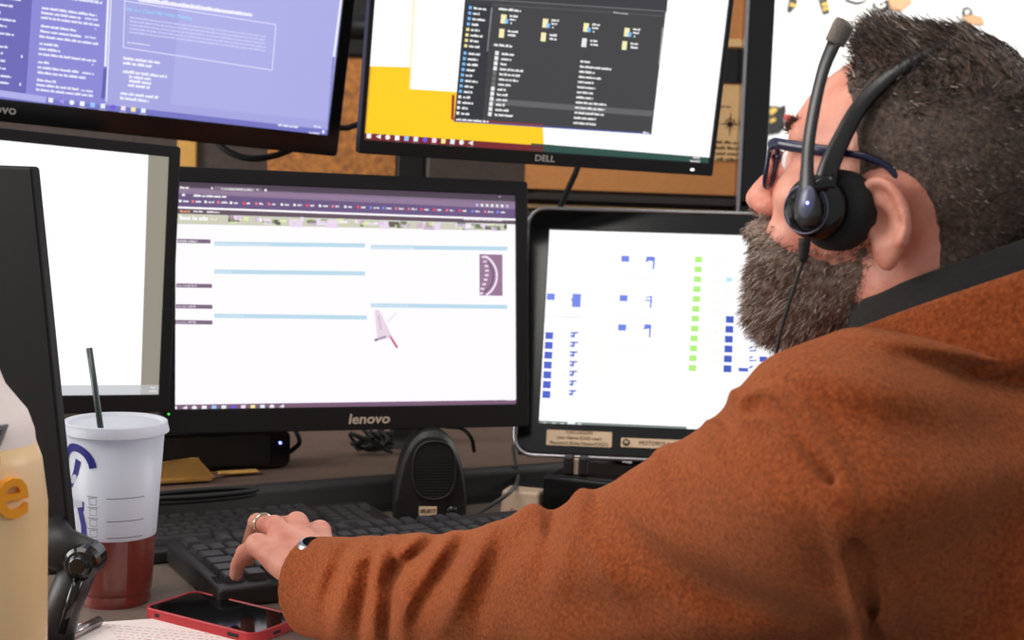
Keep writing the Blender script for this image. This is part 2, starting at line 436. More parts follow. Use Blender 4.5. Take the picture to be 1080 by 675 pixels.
for x in (-1.3, 0.2, 2.5):
    MB().box(x, x + .05, 1.25, 2.35, 0.0, DECK - .03).build('leg_panel', M_dark, desk, bevel=0.003)

# ---------------------------------------------------------------- monitors
def R3(yaw, tilt, roll):
    return Matrix.Rotation(math.radians(yaw), 4, 'Z') @ Matrix.Rotation(math.radians(tilt), 4, 'X') @ Matrix.Rotation(math.radians(roll), 4, 'Y')
def make_emit_mat():
    m = bpy.data.materials.new('lit_screen'); m.use_nodes = True; nt = m.node_tree; b = nt.nodes['Principled BSDF']
    b.inputs['Base Color'].default_value = (.01, .01, .012, 1); b.inputs['Roughness'].default_value = .35
    a = nt.nodes.new('ShaderNodeAttribute'); a.attribute_name = 'Col'
    nt.links.new(a.outputs['Color'], b.inputs['Emission Color']); b.inputs['Emission Strength'].default_value = 1.0
    return m
M_screen = make_emit_mat()
class Screen:
    """one lit screen mesh: coloured rectangles in the panel's own plane"""
    def __init__(s, pos, rot, w, h):
        s.M = Matrix.Translation(pos) @ R3(*rot); s.w = w; s.h = h; s.Mi = np.array(s.M.inverted()); s.v = []; s.f = []; s.c = []; s.k = 0; s.rnd = random.Random(7)
        s.pxm = pos[1] / FPX
    def loc(s, x, y):
        d = _fw + (x - CX) / FPX * _R - (y - CY) / FPX * _U
        o = s.Mi[:3, :3] @ CAM + s.Mi[:3, 3]; v = s.Mi[:3, :3] @ d; t = -o[1] / v[1]; q = o + v * t; return q[0], q[2]
    def quad(s, pts, rgb, st=1.0):
        n = len(s.v); y = -.0002 - .00004 * s.k
        for x, z in pts: s.v.append((min(max(x, -s.w / 2), s.w / 2), y, min(max(z, -s.h / 2), s.h / 2)))
        s.f.append(tuple(range(n, n + len(pts)))); c = [v * st for v in lin(rgb)] + [1]; s.c += c * len(pts)
    def full(s, rgb, st=1.0): s.quad([(-s.w / 2, -s.h / 2), (s.w / 2, -s.h / 2), (s.w / 2, s.h / 2), (-s.w / 2, s.h / 2)], rgb, st); s.k += 1
    def rect(s, x0, y0, x1, y1, rgb, st=1.0):
        a = s.loc(x0, y0); b = s.loc(x1, y1); s.quad([(a[0], b[1]), (b[0], b[1]), (b[0], a[1]), (a[0], a[1])], rgb, st)
    def box(s, x, y, wpx, hpx, rgb, st=1.0):          # centred at the point, size in photo-sized pixels
        a = s.loc(x, y); w = wpx * s.pxm / 2; h = hpx * s.pxm / 2
        s.quad([(a[0] - w, a[1] - h), (a[0] + w, a[1] - h), (a[0] + w, a[1] + h), (a[0] - w, a[1] + h)], rgb, st)
    def abs(s, x0, z0, x1, z1, rgb, st=1.0): s.quad([(x0, z0), (x1, z0), (x1, z1), (x0, z1)], rgb, st)
    def line(s, pts, wpx, rgb, st=1.0):
        Q = [s.loc(*p_) for p_ in pts]
        for a, b in zip(Q, Q[1:]):
            dx, dz = b[0] - a[0], b[1] - a[1]; L = math.hypot(dx, dz) + 1e-9; nx, nz = -dz / L * wpx * s.pxm / 2, dx / L * wpx * s.pxm / 2
            s.quad([(a[0] - nx, a[1] - nz), (b[0] - nx, b[1] - nz), (b[0] + nx, b[1] + nz), (a[0] + nx, a[1] + nz)], rgb, st)
    def poly(s, pts, rgb, st=1.0): s.quad([s.loc(*p_) for p_ in pts], rgb, st)
    def words(s, x, y, L, h, rgb, st=1.0):            # small print starting at the point, L and h in photo-sized pixels
        X, Z = s.loc(x, y); e = X + L * s.pxm; h *= s.pxm; Z -= h / 2
        while X < e:
            for k in range(s.rnd.randint(3, 9)):
                w = h * s.rnd.uniform(.3, .55)
                if X + w > e: X = e; break
                hh = h * s.rnd.choice((.7, .75, .8, 1.0))
                s.quad([(X, Z), (X + w * .93, Z), (X + w * .93, Z + hh), (X, Z + hh)], rgb, st); X += w
            X += h * .35
    def up(s): s.k += 1
    def icon_row(s, x, y, n, step, cols, rgb_line=(210, 210, 235)):
        X, Z = s.loc(x, y); p_ = s.pxm
        for k in range(n):
            c = cols[k % len(cols)]; cxx = X + k * step * p_
            r = 2.6 * p_
            if k % 4 == 2: s.quad([(cxx + r * math.cos(t), Z + r * math.sin(t)) for t in np.linspace(0, 6.28, 13)[:-1]], c)
            elif k % 5 == 1: s.quad([(cxx - r, Z), (cxx + r, Z + r), (cxx + r, Z - r)], c)
            else: s.abs(cxx - r * .9, Z - r * .9, cxx + r * .9, Z + r * .9, c)
            if k > 2 and k % 2: s.abs(cxx - 4 * p_, Z - 4.6 * p_, cxx + 4 * p_, Z - 3.8 * p_, rgb_line)
    def build(s, parent):
        me = bpy.data.meshes.new('screen'); me.from_pydata(s.v, [], s.f)
        at_ = me.color_attributes.new('Col', 'FLOAT_COLOR', 'CORNER'); at_.data.foreach_set('color', s.c); me.update()
        for p_ in me.polygons:
            if p_.normal.y > 0: p_.flip()
        me.update()
        return link('screen', me, M_screen, parent)
def monitor(name, label, scr, L, R, T, B, m, depth=.035, rad=.004, hump=True, cat='monitor', rim=None, chin=None):
    root = empty(name, M=scr.M); tag(root, label, cat)
    w, h = scr.w / 2, scr.h / 2
    out = rrect(-w - L, w + R, -h - B, h + T, rad); inn = rrect(-w, w, -h, h, .0005, 6)
    mb = MB(); n = len(out); yf = -.004
    vs_ = [(x, yf, z) for x, z in out] + [(x, yf, z) for x, z in inn] + [(x, 0, z) for x, z in inn] + [(x, depth * .4, z) for x, z in out]
    fs = []
    for i in range(n):
        j = (i + 1) % n; fs += [(i, j, n + j, n + i), (n + i, n + j, 2 * n + j, 2 * n + i), (i, 3 * n + i, 3 * n + j, j)]
    mb.add(vs_, fs); mb.build('bezel', m, root, bevel=.0012)
    bk = MB(); a = (-w - L, w + R, -h - B, h + T); s_ = .03
    T_ = Matrix.Rotation(math.radians(-90), 4, 'X')      # frustum z -> +y
    bk.frustum((a[0], a[1], -a[3], -a[2]), (a[0] + .004, a[1] - .004, -a[3] + .004, -a[2] - .004), depth * .4, depth * .6, T_)
    if hump: bk.frustum((a[0] + s_, a[1] - s_, -a[3] + s_, -a[2] - s_), (a[0] + .09, a[1] - .09, -a[3] + .07, -a[2] - .07), depth * .6, depth, T_)
    bk.build('rear_shell', M_black, root, bevel=.002)
    if rim:
        ro = rrect(-w - L - .0035, w + R + .0035, -h - B - .0035, h + T + .0035, rad + .003)
        mb = MB(); pts = [(x, -.001, z) for x, z in ro]; mb.tube(pts, .0032, 8, closed=True); mb.build('metal_rim', rim, root, smooth=True)
    scr.build(root)
    return root
def stand(root, ctr, zt, base_w, base_d, yaw, zbase, neck_w=.05, back=.055):
    """neck and foot, in world space then parented"""
    c = math.cos(math.radians(yaw)); s_ = math.sin(math.radians(yaw)); n = Vector((-s_, c, 0))
    T = Matrix.Translation(Vector((ctr[0], ctr[1], 0)) + n * back) @ Matrix.Rotation(math.radians(yaw), 4, 'Z')
    mi = root.matrix_world.inverted()
    o = MB().frustum((-neck_w, neck_w, -.01, .022), (-neck_w * .8, neck_w * .8, -.012, .014), zbase + .012, zt, mi @ T).build('stand_neck', M_black, root, bevel=.003)
    o = MB(); pts = [(base_w / 2 * math.cos(t), base_d / 2 * math.sin(t)) for t in np.linspace(0, 2 * math.pi, 37)[:-1]]
    vs_ = [(x, y, zbase) for x, y in pts] + [(x * .95, y * .95, zbase + .014) for x, y in pts]; n_ = 36
    o.add(vs_, [tuple(range(n_ - 1, -1, -1)), tuple(range(n_, 2 * n_))] + [(i, (i + 1) % n_, n_ + (i + 1) % n_, n_ + i) for i in range(n_)], mi @ T)
    o.build('stand_base', M_gloss, root, bevel=.002)
TB = [(235, 235, 245), (170, 150, 240), (240, 240, 250), (250, 250, 255), (150, 200, 255), (230, 240, 255), (110, 90, 220), (245, 225, 240), (255, 235, 150), (230, 245, 255)]

# upper left: mail window in purple
S1 = Screen((-.4944, 1.9925, 1.4218), (27.23, 6.04, 3.32), .51, .287)
S1.full((166, 166, 226))
S1.poly([(-60, -40), (36, -30), (27, 103), (-60, 95)], (108, 104, 182)); S1.poly([(36, -30), (120, -30), (111, 112), (27, 103)], (140, 137, 214))
S1.poly([(190, 0), (362, 0), (348, 128), (180, 110)], (174, 175, 232))
S1.rect(-60, 91, 346, 150, (118, 118, 196)); S1.up()
S1.poly([(-50, 88), (49, 102), (48, 108.5), (-50, 95)], (176, 176, 234))
S1.icon_row(53.5, 105.6, 10, 10.4, TB)
S1.line([(118, -20), (112, 107)], 1.4, (230, 230, 255)); S1.line([(115, -20), (111, 70)], 2.4, (236, 236, 255)); S1.line([(111, 72), (108.5, 104)], 3.5, (98, 96, 176))
S1.line([(132, -10), (130, 50), (287, 74), (291, 26), (132, 1)], 1.0, (225, 225, 255))
S1.line([(361, -10), (352, 60)], 2.6, (240, 240, 255)); S1.line([(352, 60), (346, 134)], 2.2, (128, 126, 200))
S1.words(140, -3, 126, 3.6, (245, 245, 255)); S1.line([(146, 0), (266, 16)], 3.2, (238, 232, 255))
for k in range(5): S1.words(136.5, 18 + 3.9 * k, 146, 2.0, (205, 205, 245))
S1.words(134, 44.5, 24, 1.6, (225, 225, 250))
for (x, y, L) in ((130, 61, 40), (129.5, 66, 30), (129.5, 75, 46), (136, 80.5, 24), (136, 85, 23), (135, 89.5, 24), (127, 98, 40), (126.5, 103, 30)): S1.words(x, y, L, 3.2, (240, 240, 255))
for k, (x, y, L, L2) in enumerate(((46, -6, 58, 12), (44, 8, 55, 0), (43.5, 13, 40, 13), (43, 18, 58, 0), (43, 27, 35, 2), (42.5, 32.5, 42, 12), (41.5, 38, 59, 0), (41.5, 45.5, 20, 0), (41, 51, 21, 0),
                                   (40.5, 56.5, 58, 0), (40, 65, 13, 2), (39.5, 70.5, 42, 12), (39.5, 76, 48, 0), (39, 84, 19, 0), (38.5, 89, 42, 12), (38, 94, 58, 0))):
    S1.words(x, y, L, 2.7, (236, 236, 255))
    if L2: S1.words(x + 59 - L2, y + 6.0 + (-3 if L2 < 5 else 0), L2, 2.4, (225, 225, 255))
for (x, y, L) in ((-6, -4, 26), (-6, 4, 18), (-6, 12, 7), (-6, 19, 21), (-6, 26, 12), (-6, 34, 19), (-6, 48, 13), (-6, 55, 9), (-6, 63, 11), (-6, 71, 11), (-6, 79, 17), (-6, 86, 14)): S1.words(x, y, L, 2.4, (232, 232, 255))
S1.box(23, 59.5, 1.5, 3, (235, 235, 255)); S1.box(21.3, 89, 1.5, 3, (235, 235, 255))
S1.words(293, 131.5, 24, 2.6, (236, 236, 255)); S1.words(331, 133, 9, 2, (236, 236, 255)); S1.words(326, 139.5, 12, 2, (236, 236, 255)); S1.box(341, 139, 3, 3.5, (236, 236, 255))
mon1 = monitor('monitor', 'upper left monitor showing a purple mail window, hung on the pole', S1, .016, .018, .016, .030, M_gloss, rad=.006)
# heading text in the purple window
def screen_text(scr, root, body, x, y, size, rgb, name='heading_text', sx=1.0):
    X, Z = scr.loc(x, y)
    m = mat('glow_text_%d_%d_%d' % rgb, (8, 8, 8), .4, emit=rgb, estr=1.0)
    me = text_mesh(body, size * scr.pxm * 1.35, 0.0, 0.0); me.transform(Matrix.Translation((X, -.0006, Z)) @ RX90 @ Matrix.Diagonal((sx, 1, 1, 1)))
    o = link(name, me, m, root); return o
screen_text(S1, mon1, 'See our Cloud HD Video Meeting', 168, 14.2, 4.2, (150, 225, 255), sx=.88)
text_part('maker_logo', 'lenovo', .017, M_logo, mon1, -.2105 + .001, -.0045, -.157, bold=.0002, sx=1.1)

# upper middle: file window on a yellow picture
S2 = Screen((.0465, 2.0162, 1.3962), (20.74, 6.49, 1.28), .527, .296)
S2.full((255, 255, 255), 1.05)
S2.poly([(380, 69), (433, 71), (432.5, 94), (497, 98), (571, 110), (573, 170), (380, 160)], (255, 208, 24))
S2.line([(439, -60), (432, 94)], 2.0, (255, 240, 190))
S2.poly([(388.5, 70), (391.5, 70), (386, 146), (382, 146)], (176, 40, 44)); S2.up()
S2.rect(380, 140, 572, 170, (120, 34, 42)); S2.poly([(560, 151), (760, 167), (760, 186), (560, 170)], (40, 78, 70))
S2.line([(478, 126), (573, 133)], 3, (190, 40, 40)); S2.line([(478, 100), (477, 126)], 3, (170, 40, 50))
S2.poly([(492, -20), (705, -12), (687, 141), (479, 127)], (62, 62, 64)); S2.up()
S2.poly([(492, -20), (705, -12), (703, 13), (491, -1)], (56, 56, 60)); S2.poly([(491, 1), (519, 3), (509, 129), (480, 126)], (46, 48, 56)); 
S2.line([(492, -2), (703, 12)], 1, (120, 120, 124)); S2.line([(492, 3), (700, 17)], .8, (90, 90, 94)); S2.poly([(521, 104), (689, 117), (688, 123), (520, 110)], (98, 98, 100))
S2.line([(518.5, 8), (514, 54)], 1.6, (150, 150, 152)); S2.line([(699, 29), (695, 68)], 1.6, (150, 150, 154)); S2.line([(479, 127.5), (687, 141)], 1.6, (70, 80, 150)); S2.up()
wh = (240, 240, 240)
S2.words(520, -3.5, 12, 3, wh); S2.words(526, 9, 25, 2.6, wh); S2.words(521, 47, 20, 2.6, wh); S2.words(647, 13, 17, 1.6, (190, 190, 190))
yl = (250, 240, 185)
for (x, y) in ((531, 20), (575, 24.5), (618, 29), (661, 34)):
    S2.box(x, y, 6, 9, yl); S2.box(x + 3, y + 2.5, 4, 4.5, (120, 190, 250)); S2.words(x + 6.5, y - 3.5, 9, 2.4, wh); S2.words(x + 6.5, y + .2, 7, 2.2, wh); S2.box(x + 8, y + 4.5, 1.6, 1.6, wh)
for (x, y) in ((529, 35), (573, 39), (616, 45), (658.5, 48)):
    S2.box(x, y, 5.5, 9, yl if x != 616 else (235, 235, 235)); S2.words(x + 6.5, y - 2.4, 13 if x < 540 else 9, 2.4, wh); S2.words(x + 6.5, y + 1.6, 9, 2.4, wh)
for k in range(20):
    y = 8 + 5.75 * k + (2 if k > 7 else 0); x = 496 - .68 * k * 1.03; c = [(120, 190, 250), (250, 235, 150)][4 <= k < 8] if k < 16 else (235, 235, 240)
    S2.box(x, y, 3.2, 3.0, c); S2.words(x + 3.5, y + .3, S2.rnd.choice((8, 10, 12, 14)), 2.5, wh)
for k in range(13):
    y = 56 + 5.35 * k; x = 524 - .62 * k; S2.box(x, y, 4.0, 4.2, (235, 235, 235) if k not in (4, 5, 6) else (110, 110, 112)); S2.words(x + 5, y + .6, (14, 12, 8, 26, 23, 22, 15, 10, 12, 12, 11, 16, 22)[k], 2.5, wh)
    S2.words(612 - .62 * k, 64.5 + 5.4 * k, (11, 37, 19, 26, 19, 21, 20, 20, 36, 35, 35, 26, 27)[k], 2.5, wh)
S2.words(481, 125.6, 36, 2.4, wh); S2.words(678, 139.5, 7, 2.2, wh)
S2.icon_row(389, 143.3, 12, 9.85, [wh, wh, wh] + TB[3:] + [wh, wh])
S2.words(731, 166, 8, 1.8, wh); S2.words(728, 169.5, 13, 1.8, wh)
mon2 = monitor('monitor', 'upper middle monitor showing a dark file window over a yellow picture', S2, .007, .007, .008, .019, M_bezel, rad=.003)
text_part('maker_logo', 'DELL', .0125, M_logo, mon2, .0, -.0045, -.1575, bold=.0002, sx=1.1)
bx, bz = S2.loc(729, 178)
MB().box(bx - .003, bx + .002, -.0052, -.003, -.1605, -.1575).build('power_light', mat('white_led', (255, 255, 255), .4, emit=(255, 255, 255), estr=1.5), mon2)

# lower middle: browser
S3 = Screen((-.2172, 1.926, 1.0412), (21.17, -7.42, .46), .474, .296)
S3.full((252, 248, 255), 1.03)
S3.poly([(180, 180), (552, 195), (552, 216), (180, 198)], (78, 64, 80)); S3.poly([(180, 203), (552, 216.5), (552, 231), (180, 217.5)], (104, 84, 128)); S3.poly([(180, 197), (552, 213), (552, 221), (180, 204)], (146, 122, 152))
S3.line([(180, 218.5), (552, 232)], 2.2, (255, 250, 255))
S3.poly([(180, 219.5), (552, 233), (552, 237), (180, 225)], (98, 80, 92)); S3.poly([(180, 225), (534, 237), (534, 243.5), (180, 236)], (206, 205, 184)); 
S3.rect(178, 427, 552, 440, (122, 92, 118)); S3.up()
rn = random.Random(5)
for k in range(70):          # strip photograph of trees and trunks
    x = rn.uniform(240, 534); t = (x - 190) / 350; y = 226.5 + t * 12 + rn.uniform(0, 5)
    S3.box(x, y, rn.uniform(3, 12), rn.uniform(2, 5), rn.choice([(110, 120, 84), (150, 160, 110), (226, 236, 180), (250, 240, 250), (206, 176, 206), (236, 220, 240), (96, 92, 84), (80, 90, 70)]))
for x, w in ((312, 14), (350, 12), (405, 10), (455, 20)): S3.box(x, 233 + (x - 190) / 350 * 7.5, w, 8, (236, 214, 240))
S3.up()
S3.words(189.5, 229.5, 30, 4.6, (246, 246, 244)); S3.words(222, 231, 7, 2.4, (225, 225, 220))
S3.poly([(226, 196.3), (276, 198.6), (276, 202.8), (226, 201)], (128, 106, 130)); S3.words(233, 199, 34, 2.4, wh); S3.words(190, 197.6, 9, 2.4, wh); S3.box(223.5, 198.5, 1.8, 1.8, wh); S3.box(271.5, 200.2, 1.8, 1.8, wh); S3.box(280, 200.6, 2.4, 2.4, wh)
S3.words(204, 206.2, 34, 2.4, wh); S3.box(193.5, 205.6, 3, 2.6, wh)
for k in range(26):
    x = 190 + k * 13.4; y = 212 + (x - 190) / 350 * 12.2
    S3.box(x, y, 2.6, 2.6, rn.choice([wh, (240, 120, 140), (120, 140, 250), (250, 250, 250), (250, 70, 90)])); S3.words(x + 3, y, rn.uniform(4, 7), 2.2, (235, 230, 240))
for k in range(7): S3.box(503 + k * 5.3, 216.2 + k * .2, 2.8, 2.8, rn.choice([wh, (200, 190, 250), (250, 250, 255)]))
S3.words(190, 222.8, 10, 2, (240, 170, 120)); S3.words(204, 222.8, 10, 2, (230, 225, 230)); S3.words(218, 223.4, 13, 2, (230, 225, 230)); S3.words(489, 231, 45, 2, (235, 230, 235)); S3.box(527, 207.5, 2, 1, (200, 190, 205))
for (x0, y0, x1) in ((187, 254, 222), (186, 301, 223.5), (185.5, 323, 224), (185, 339.5, 224)):
    S3.line([(x0, y0), (x1, y0 + .7)], 4.2, (122, 98, 124)); S3.words(x0 + 1, y0, 20, 2.4, (235, 228, 238))
for (x0, y0, xa, x1) in ((226, 257, 282, 385), (226, 286.5, 242, 385), (226, 333, 256, 387), (391, 260.5, 438, 535), (391, 322, 432, 535)):
    S3.line([(x0, y0), (x1, y0 + (x1 - x0) * .012)], 4.4, (186, 218, 234)); S3.words(x0 + 1, y0, xa - x0, 2.2, (232, 236, 246))
S3.rect(505.5, 268, 530, 312, (150, 116, 146))
S3.up()
for k in range(9): S3.box(510 + 3.5 * math.sin(k * .5), 271 + k * 4.8, 4.5, 2.4, (236, 214, 234))
def arc(scr, cx, cy, r, a0, a1, w, rgb, n=14, sq=1.0): scr.line([(cx + r * math.cos(math.radians(t)), cy + sq * r * math.sin(math.radians(t))) for t in np.linspace(a0, a1, n)], w, rgb)
arc(S3, 500, 291, 24, -60, 58, 2.4, (244, 232, 246), sq=1.0); arc(S3, 500, 291, 20, -56, 56, 1.2, (96, 70, 96))
S3.poly([(395, 327), (400, 327), (414, 356), (398, 359)], (232, 214, 230)); S3.line([(395, 359), (407, 355)], 2.6, (130, 96, 128)); S3.line([(411, 354), (419, 367)], 2.6, (206, 96, 128)); S3.line([(399, 333), (402, 348)], 1.6, (190, 165, 200)); S3.line([(408, 340), (418, 330)], 1.2, (216, 218, 226))
S3.icon_row(184, 430.8, 12, 9.9, [wh, wh, wh] + TB[3:] + [wh, wh]); S3.words(536, 417.5, 8, 1.8, wh); S3.words(534, 421.5, 11, 1.8, wh)
mon3 = monitor('monitor', 'lower middle monitor showing a white web page above the black bar device', S3, .018, .018, .020, .032, M_bezel, rad=.004)
text_part('maker_logo', 'lenovo', .0185, mat('warm_logo', (206, 190, 172), .4, metal=.3, noise=.03), mon3, .022, -.0045, -.1655, bold=.0004, sx=1.15, shear=.15)
MB().lathe([(0.0012, 0), (.0012, .0012)], 12, Matrix.Translation((-.2455, -.0035, -.154)) @ RX90).build('power_light', M_gled, mon3)


# left: white window with a grey strip
S4 = Screen((-.6225, 1.623, 1.0854), (38.14, -2.53, 3.09), .474, .296)
S4.full((255, 255, 255), 1.03)
S4.poly([(157, 150), (185, 160), (175, 420), (148, 420)], (150, 144, 130)); S4.rect(-300, 408.3, 170, 425, (205, 208, 212)); S4.up()
S4.words(159, 408.6, 6, 1.6, wh); S4.words(157, 412.4, 9, 1.6, wh)
mon4 = monitor('monitor', 'lower left monitor with a blank white page and grey strip, behind the drink cup', S4, .014, .014, .014, .022, M_bezel, rad=.004)
stand(mon4, (-.62, 1.62), 1.0, .16, .10, 38, DECK, back=.12)

# right: touch screen in a rounded frame
S5 = Screen((.2353, 2.0699, .9996), (-5.15, -24.18, -.55), .376, .301)
S5.full((255, 255, 255), 1.05)
S5.poly([(568, 443.5), (724, 450), (724, 458), (566, 452)], (118, 130, 124)); S5.poly([(600, 262), (655, 262), (648, 400), (592, 400)], (250, 250, 248)); S5.up()
for k, x in enumerate((574, 584, 593, 611)): S5.box(x, 447.6 + .3 * k, 4, 4, wh)
S5.box(602.5, 448, 8, 7, (240, 246, 244))
db = (58, 84, 200); lb = (100, 124, 228)
for k in range(7): S5.box(579.3 - .5 * k, 354 + 10.35 * k, 8.3, 7.8, db)
for k in range(7):
    x, y = 604.8 - .3 * k, 353 + 10.2 * k; S5.line([(x - 3, y - 2), (x + 5, y - 2)], 1.6, db); S5.line([(x + 1, y - 2), (x + 0, y + 3)], 2.0, db); S5.box(x - 1.5, y + 1.5, 3, 2.5, lb)
S5.box(581, 313, 8.4, 7.4, lb); S5.box(608, 317, 9, 15, lb); S5.box(603.5, 316, 2.5, 2, lb)
for (x, y) in ((659.5, 273), (657.7, 314.5), (656.2, 345.5)):
    S5.box(x, y, 8.4, 7, lb); S5.line([(x - 4, y + 20.5), (x + 32, y + 21.5)], .8, (214, 214, 214))
S5.box(686, 273, 9, 5, lb); S5.line([(690, 272), (689, 284)], 2, lb); S5.box(682, 275.5, 3.5, 1.5, lb)
S5.line([(681, 314), (687.5, 312.5)], 1.2, lb); S5.line([(680, 316.5), (688, 317.5)], 1.4, lb); S5.line([(687, 312), (686, 325)], 1.8, lb)
S5.box(683, 344.5, 7, 5, lb); S5.line([(686, 343), (685, 356)], 1.8, lb); S5.line([(678, 346.5), (682, 347)], 1.2, lb)
S5.line([(573, 334), (612, 334.6)], .8, (210, 210, 210))
gr = (176, 238, 120)
for k in range(12): S5.box(736.8 - .6 * k, 273.8 + 10.4 * k, 7.8, 6.6, gr)
for k in range(11): S5.line([(755 - .5 * k, 275 + 10.6 * k), (761 - .5 * k, 277 + 10.6 * k)], 1.2, (222, 238, 205)); S5.line([(752 - .5 * k, 272 + 10.6 * k), (748 - .5 * k, 279 + 10.6 * k)], 1, (232, 240, 220))
for k in range(6): S5.box(769.7 - .5 * k, 337 + 10.4 * k, 8.3, 7.6, (52, 82, 190))
for k in range(5): S5.line([(792 - .5 * k, 339 + 10.4 * k), (798, 338.5 + 10.4 * k)], 1.4, (52, 82, 190)); S5.line([(794, 345 + 10.3 * k), (790, 347 + 10.3 * k)], 1.6, db)
S5.box(784, 390, 10, 4, db); S5.box(805, 379, 8, 6, db); S5.box(769, 295, 6, 5, (176, 230, 240)); S5.line([(768, 300), (765, 334)], .8, (214, 232, 236))
mon5 = monitor('touch_monitor', 'right monitor in a rounded black frame with silver rim, partly behind the shoulder', S5, .030, .030, .031, .044, M_gloss, depth=.04, rad=.024, rim=M_silver)
stand(mon5, (.2353, 2.09), .93, .2, .18, -5, RISER, back=.11)
# labels stuck to its lower frame
def sticker(name, x0, y0, x1, y1, label, lines, logo=False):
    a = S5.loc(x0, y0); b = S5.loc(x1, y1)
    T = mon5.matrix_world @ Matrix.Translation(((a[0] + b[0]) / 2, -.0046, (a[1] + b[1]) / 2))
    r = empty(name, M=T); tag(r, label, 'label')
    w, h = abs(b[0] - a[0]) / 2, abs(a[1] - b[1]) / 2
    MB().prism(rrect(-w, w, -h, h, .0015, 3), -.0008, .0006).build('backing', M_label, r)
    for (t, sz, x, z) in lines: text_part('printed_text', t, sz, M_ink, r, x, -.0010, z)
    if logo:
        MB().lathe([(.0001, -.0002), (h * .75, -.0002), (h * .75, .0004), (.0001, .0004)], 24, Matrix.Translation((-w + h * 1.1, -.0014, 0)) @ RX90).build('round_emblem', M_print, r)
        text_part('emblem_letter', 'M', h * 1.0, M_label, r, -w + h * 1.1, -.0022, 0, bold=.0002)
    return r
sticker('name_label', 577, 454, 645, 473, 'cream label with three printed lines under the right monitor screen',
        [('CAD LOGON', .0062, 0, .0085), ('User Name (CAD user)', .0066, 0, .0005), ('Password (Data Master/CAD?)', .0066, 0, -.0075)])
sticker('name_label', 655, 462.5, 720, 475, 'cream label with a round black emblem, touching the sleeve', [('MOTOROLA', .008, .004, 0)], True)

# pole and arms that carry the two upper monitors
pole = tag(empty('monitor_pole', (0, 0, 0)), 'black upright pole with arms behind the two upper monitors', 'monitor arm')
pb = at(437, 300, 2.24); px_, py_ = pb[0], pb[1]
MB().box(px_ - .032, px_ + .012, py_ - .012, py_ + .018, RISER, 1.75).build('pole', M_black, pole, bevel=.004)
MB().box(px_ + .015, px_ + .0185, py_ - .012, py_ + .006, RISER, 1.6).build('trim_strip', M_silver, pole)
MB().frustum((px_ - .08, px_ + .06, py_ - .05, py_ + .05), (px_ - .06, px_ + .04, py_ - .04, py_ + .04), RISER, RISER + .012).build('foot', M_black, pole, bevel=.002)
def arm_to(M_, dy):
    e = M_ @ Vector((0, dy, 0)); s_ = Vector((px_ - .01, py_, e.z + .01)); mid = (e + s_) / 2 + Vector((0, .06, 0))
    MB().tube([s_, mid, e], .02, 12).build('arm', M_black, pole, smooth=True)
    MB().box(-.05, .05, dy - .008, dy, -.05, .05, M_).build('mount_plate', M_black, pole, bevel=.002)
arm_to(S1.M, .045); arm_to(S2.M, .045); arm_to(S3.M, .045)
q = at(380, 20, 2.3); MB().box(q[0] - .03, q[0] + .035, q[1], q[1] + .05, q[2] - .06, q[2] + .12).build('arm_housing', M_black, pole, bevel=.005)

# cables behind and below the upper monitors
def hang(name, label, pts, r=.0035, m=None):
    tag(MB().tube([tuple(p_) for p_ in curve(pts, 8)], r, 8).build(name, m or M_rubber, smooth=True), label, 'cable')
hang('power_cable', 'black cable looping under the right corner of the upper left monitor', [at(222, 140, 2.10), at(238, 158, 2.09), at(262, 167, 2.09), at(290, 164, 2.10), at(318, 152, 2.11), at(330, 140, 2.12)], .005)
hang('power_cable', 'thin black cable crossing the gap between the two upper monitors', [at(345, 133, 2.14), at(364, 135, 2.14), at(375, 132, 2.14), at(392, 128, 2.14)], .0045)
hang('power_cable', 'black cable hanging below the upper middle monitor towards the touch monitor', [at(614, 160, 2.20), at(608, 180, 2.20), at(599, 200, 2.21), at(590, 222, 2.22), at(586, 250, 2.23)], .005)

# ---------------------------------------------------------------- things on the desk
def put(name, label, cat, c=None, n=None, z=DECK, yaw=29.0, xy=None, group=None):
    p_ = cn(c, n) if xy is None else np.array([xy[0], xy[1], 0])
    o = empty(name, (p_[0], p_[1], z), math.radians(yaw)); tag(o, label, cat, group); return o
def cn_of(p_): p_ = np.array(p_); return p_ @ CD, p_ @ CN

# keyboards: every key a child; keys of one width share mesh data
_keymesh = {}
def key_mesh(w, d=.0185, h=.0075):
    k = round(w, 4)
    if k not in _keymesh:
        mb = MB(); g = .0008; mb.frustum((-w / 2 + g, w / 2 - g, -d / 2 + g, d / 2 - g), (-w / 2 + .003, w / 2 - .003, -d / 2 + .0035, d / 2 - .0018), 0, h)
        me = mb.mesh('key'); me.materials.append(M_key)
        bm = bmesh.new(); bm.from_mesh(me); bmesh.ops.bevel(bm, geom=[e for e in bm.edges if e.calc_length() > h * 1.3 or True], offset=.0009, segments=2, affect='EDGES'); bm.to_mesh(me); bm.free()
        me.polygons.foreach_set('use_smooth', [False] * len(me.polygons)); _keymesh[k] = me
    return _keymesh[k]
U = .0188
ROWS = [[1, -1, 1, 1, 1, 1, -.5, 1, 1, 1, 1, -.5, 1, 1, 1, 1, -.25, 1, 1, 1],
        [1] * 13 + [2, -.25, 1, 1, 1, -.25, 1, 1, 1, 1],
        [1.5] + [1] * 12 + [1.5, -.25, 1, 1, 1, -.25, 1, 1, 1],
        [1.75] + [1] * 11 + [2.25, -3.5, 1, 1, 1],
        [2.25] + [1] * 10 + [2.75, -1.25, 1, -1.25, 1, 1, 1],
        [1.25, 1.25, 1.25, 6.25, 1.25, 1.25, 1.25, 1.25, -.25, 1, 1, 1, -.25, 2, 1]]
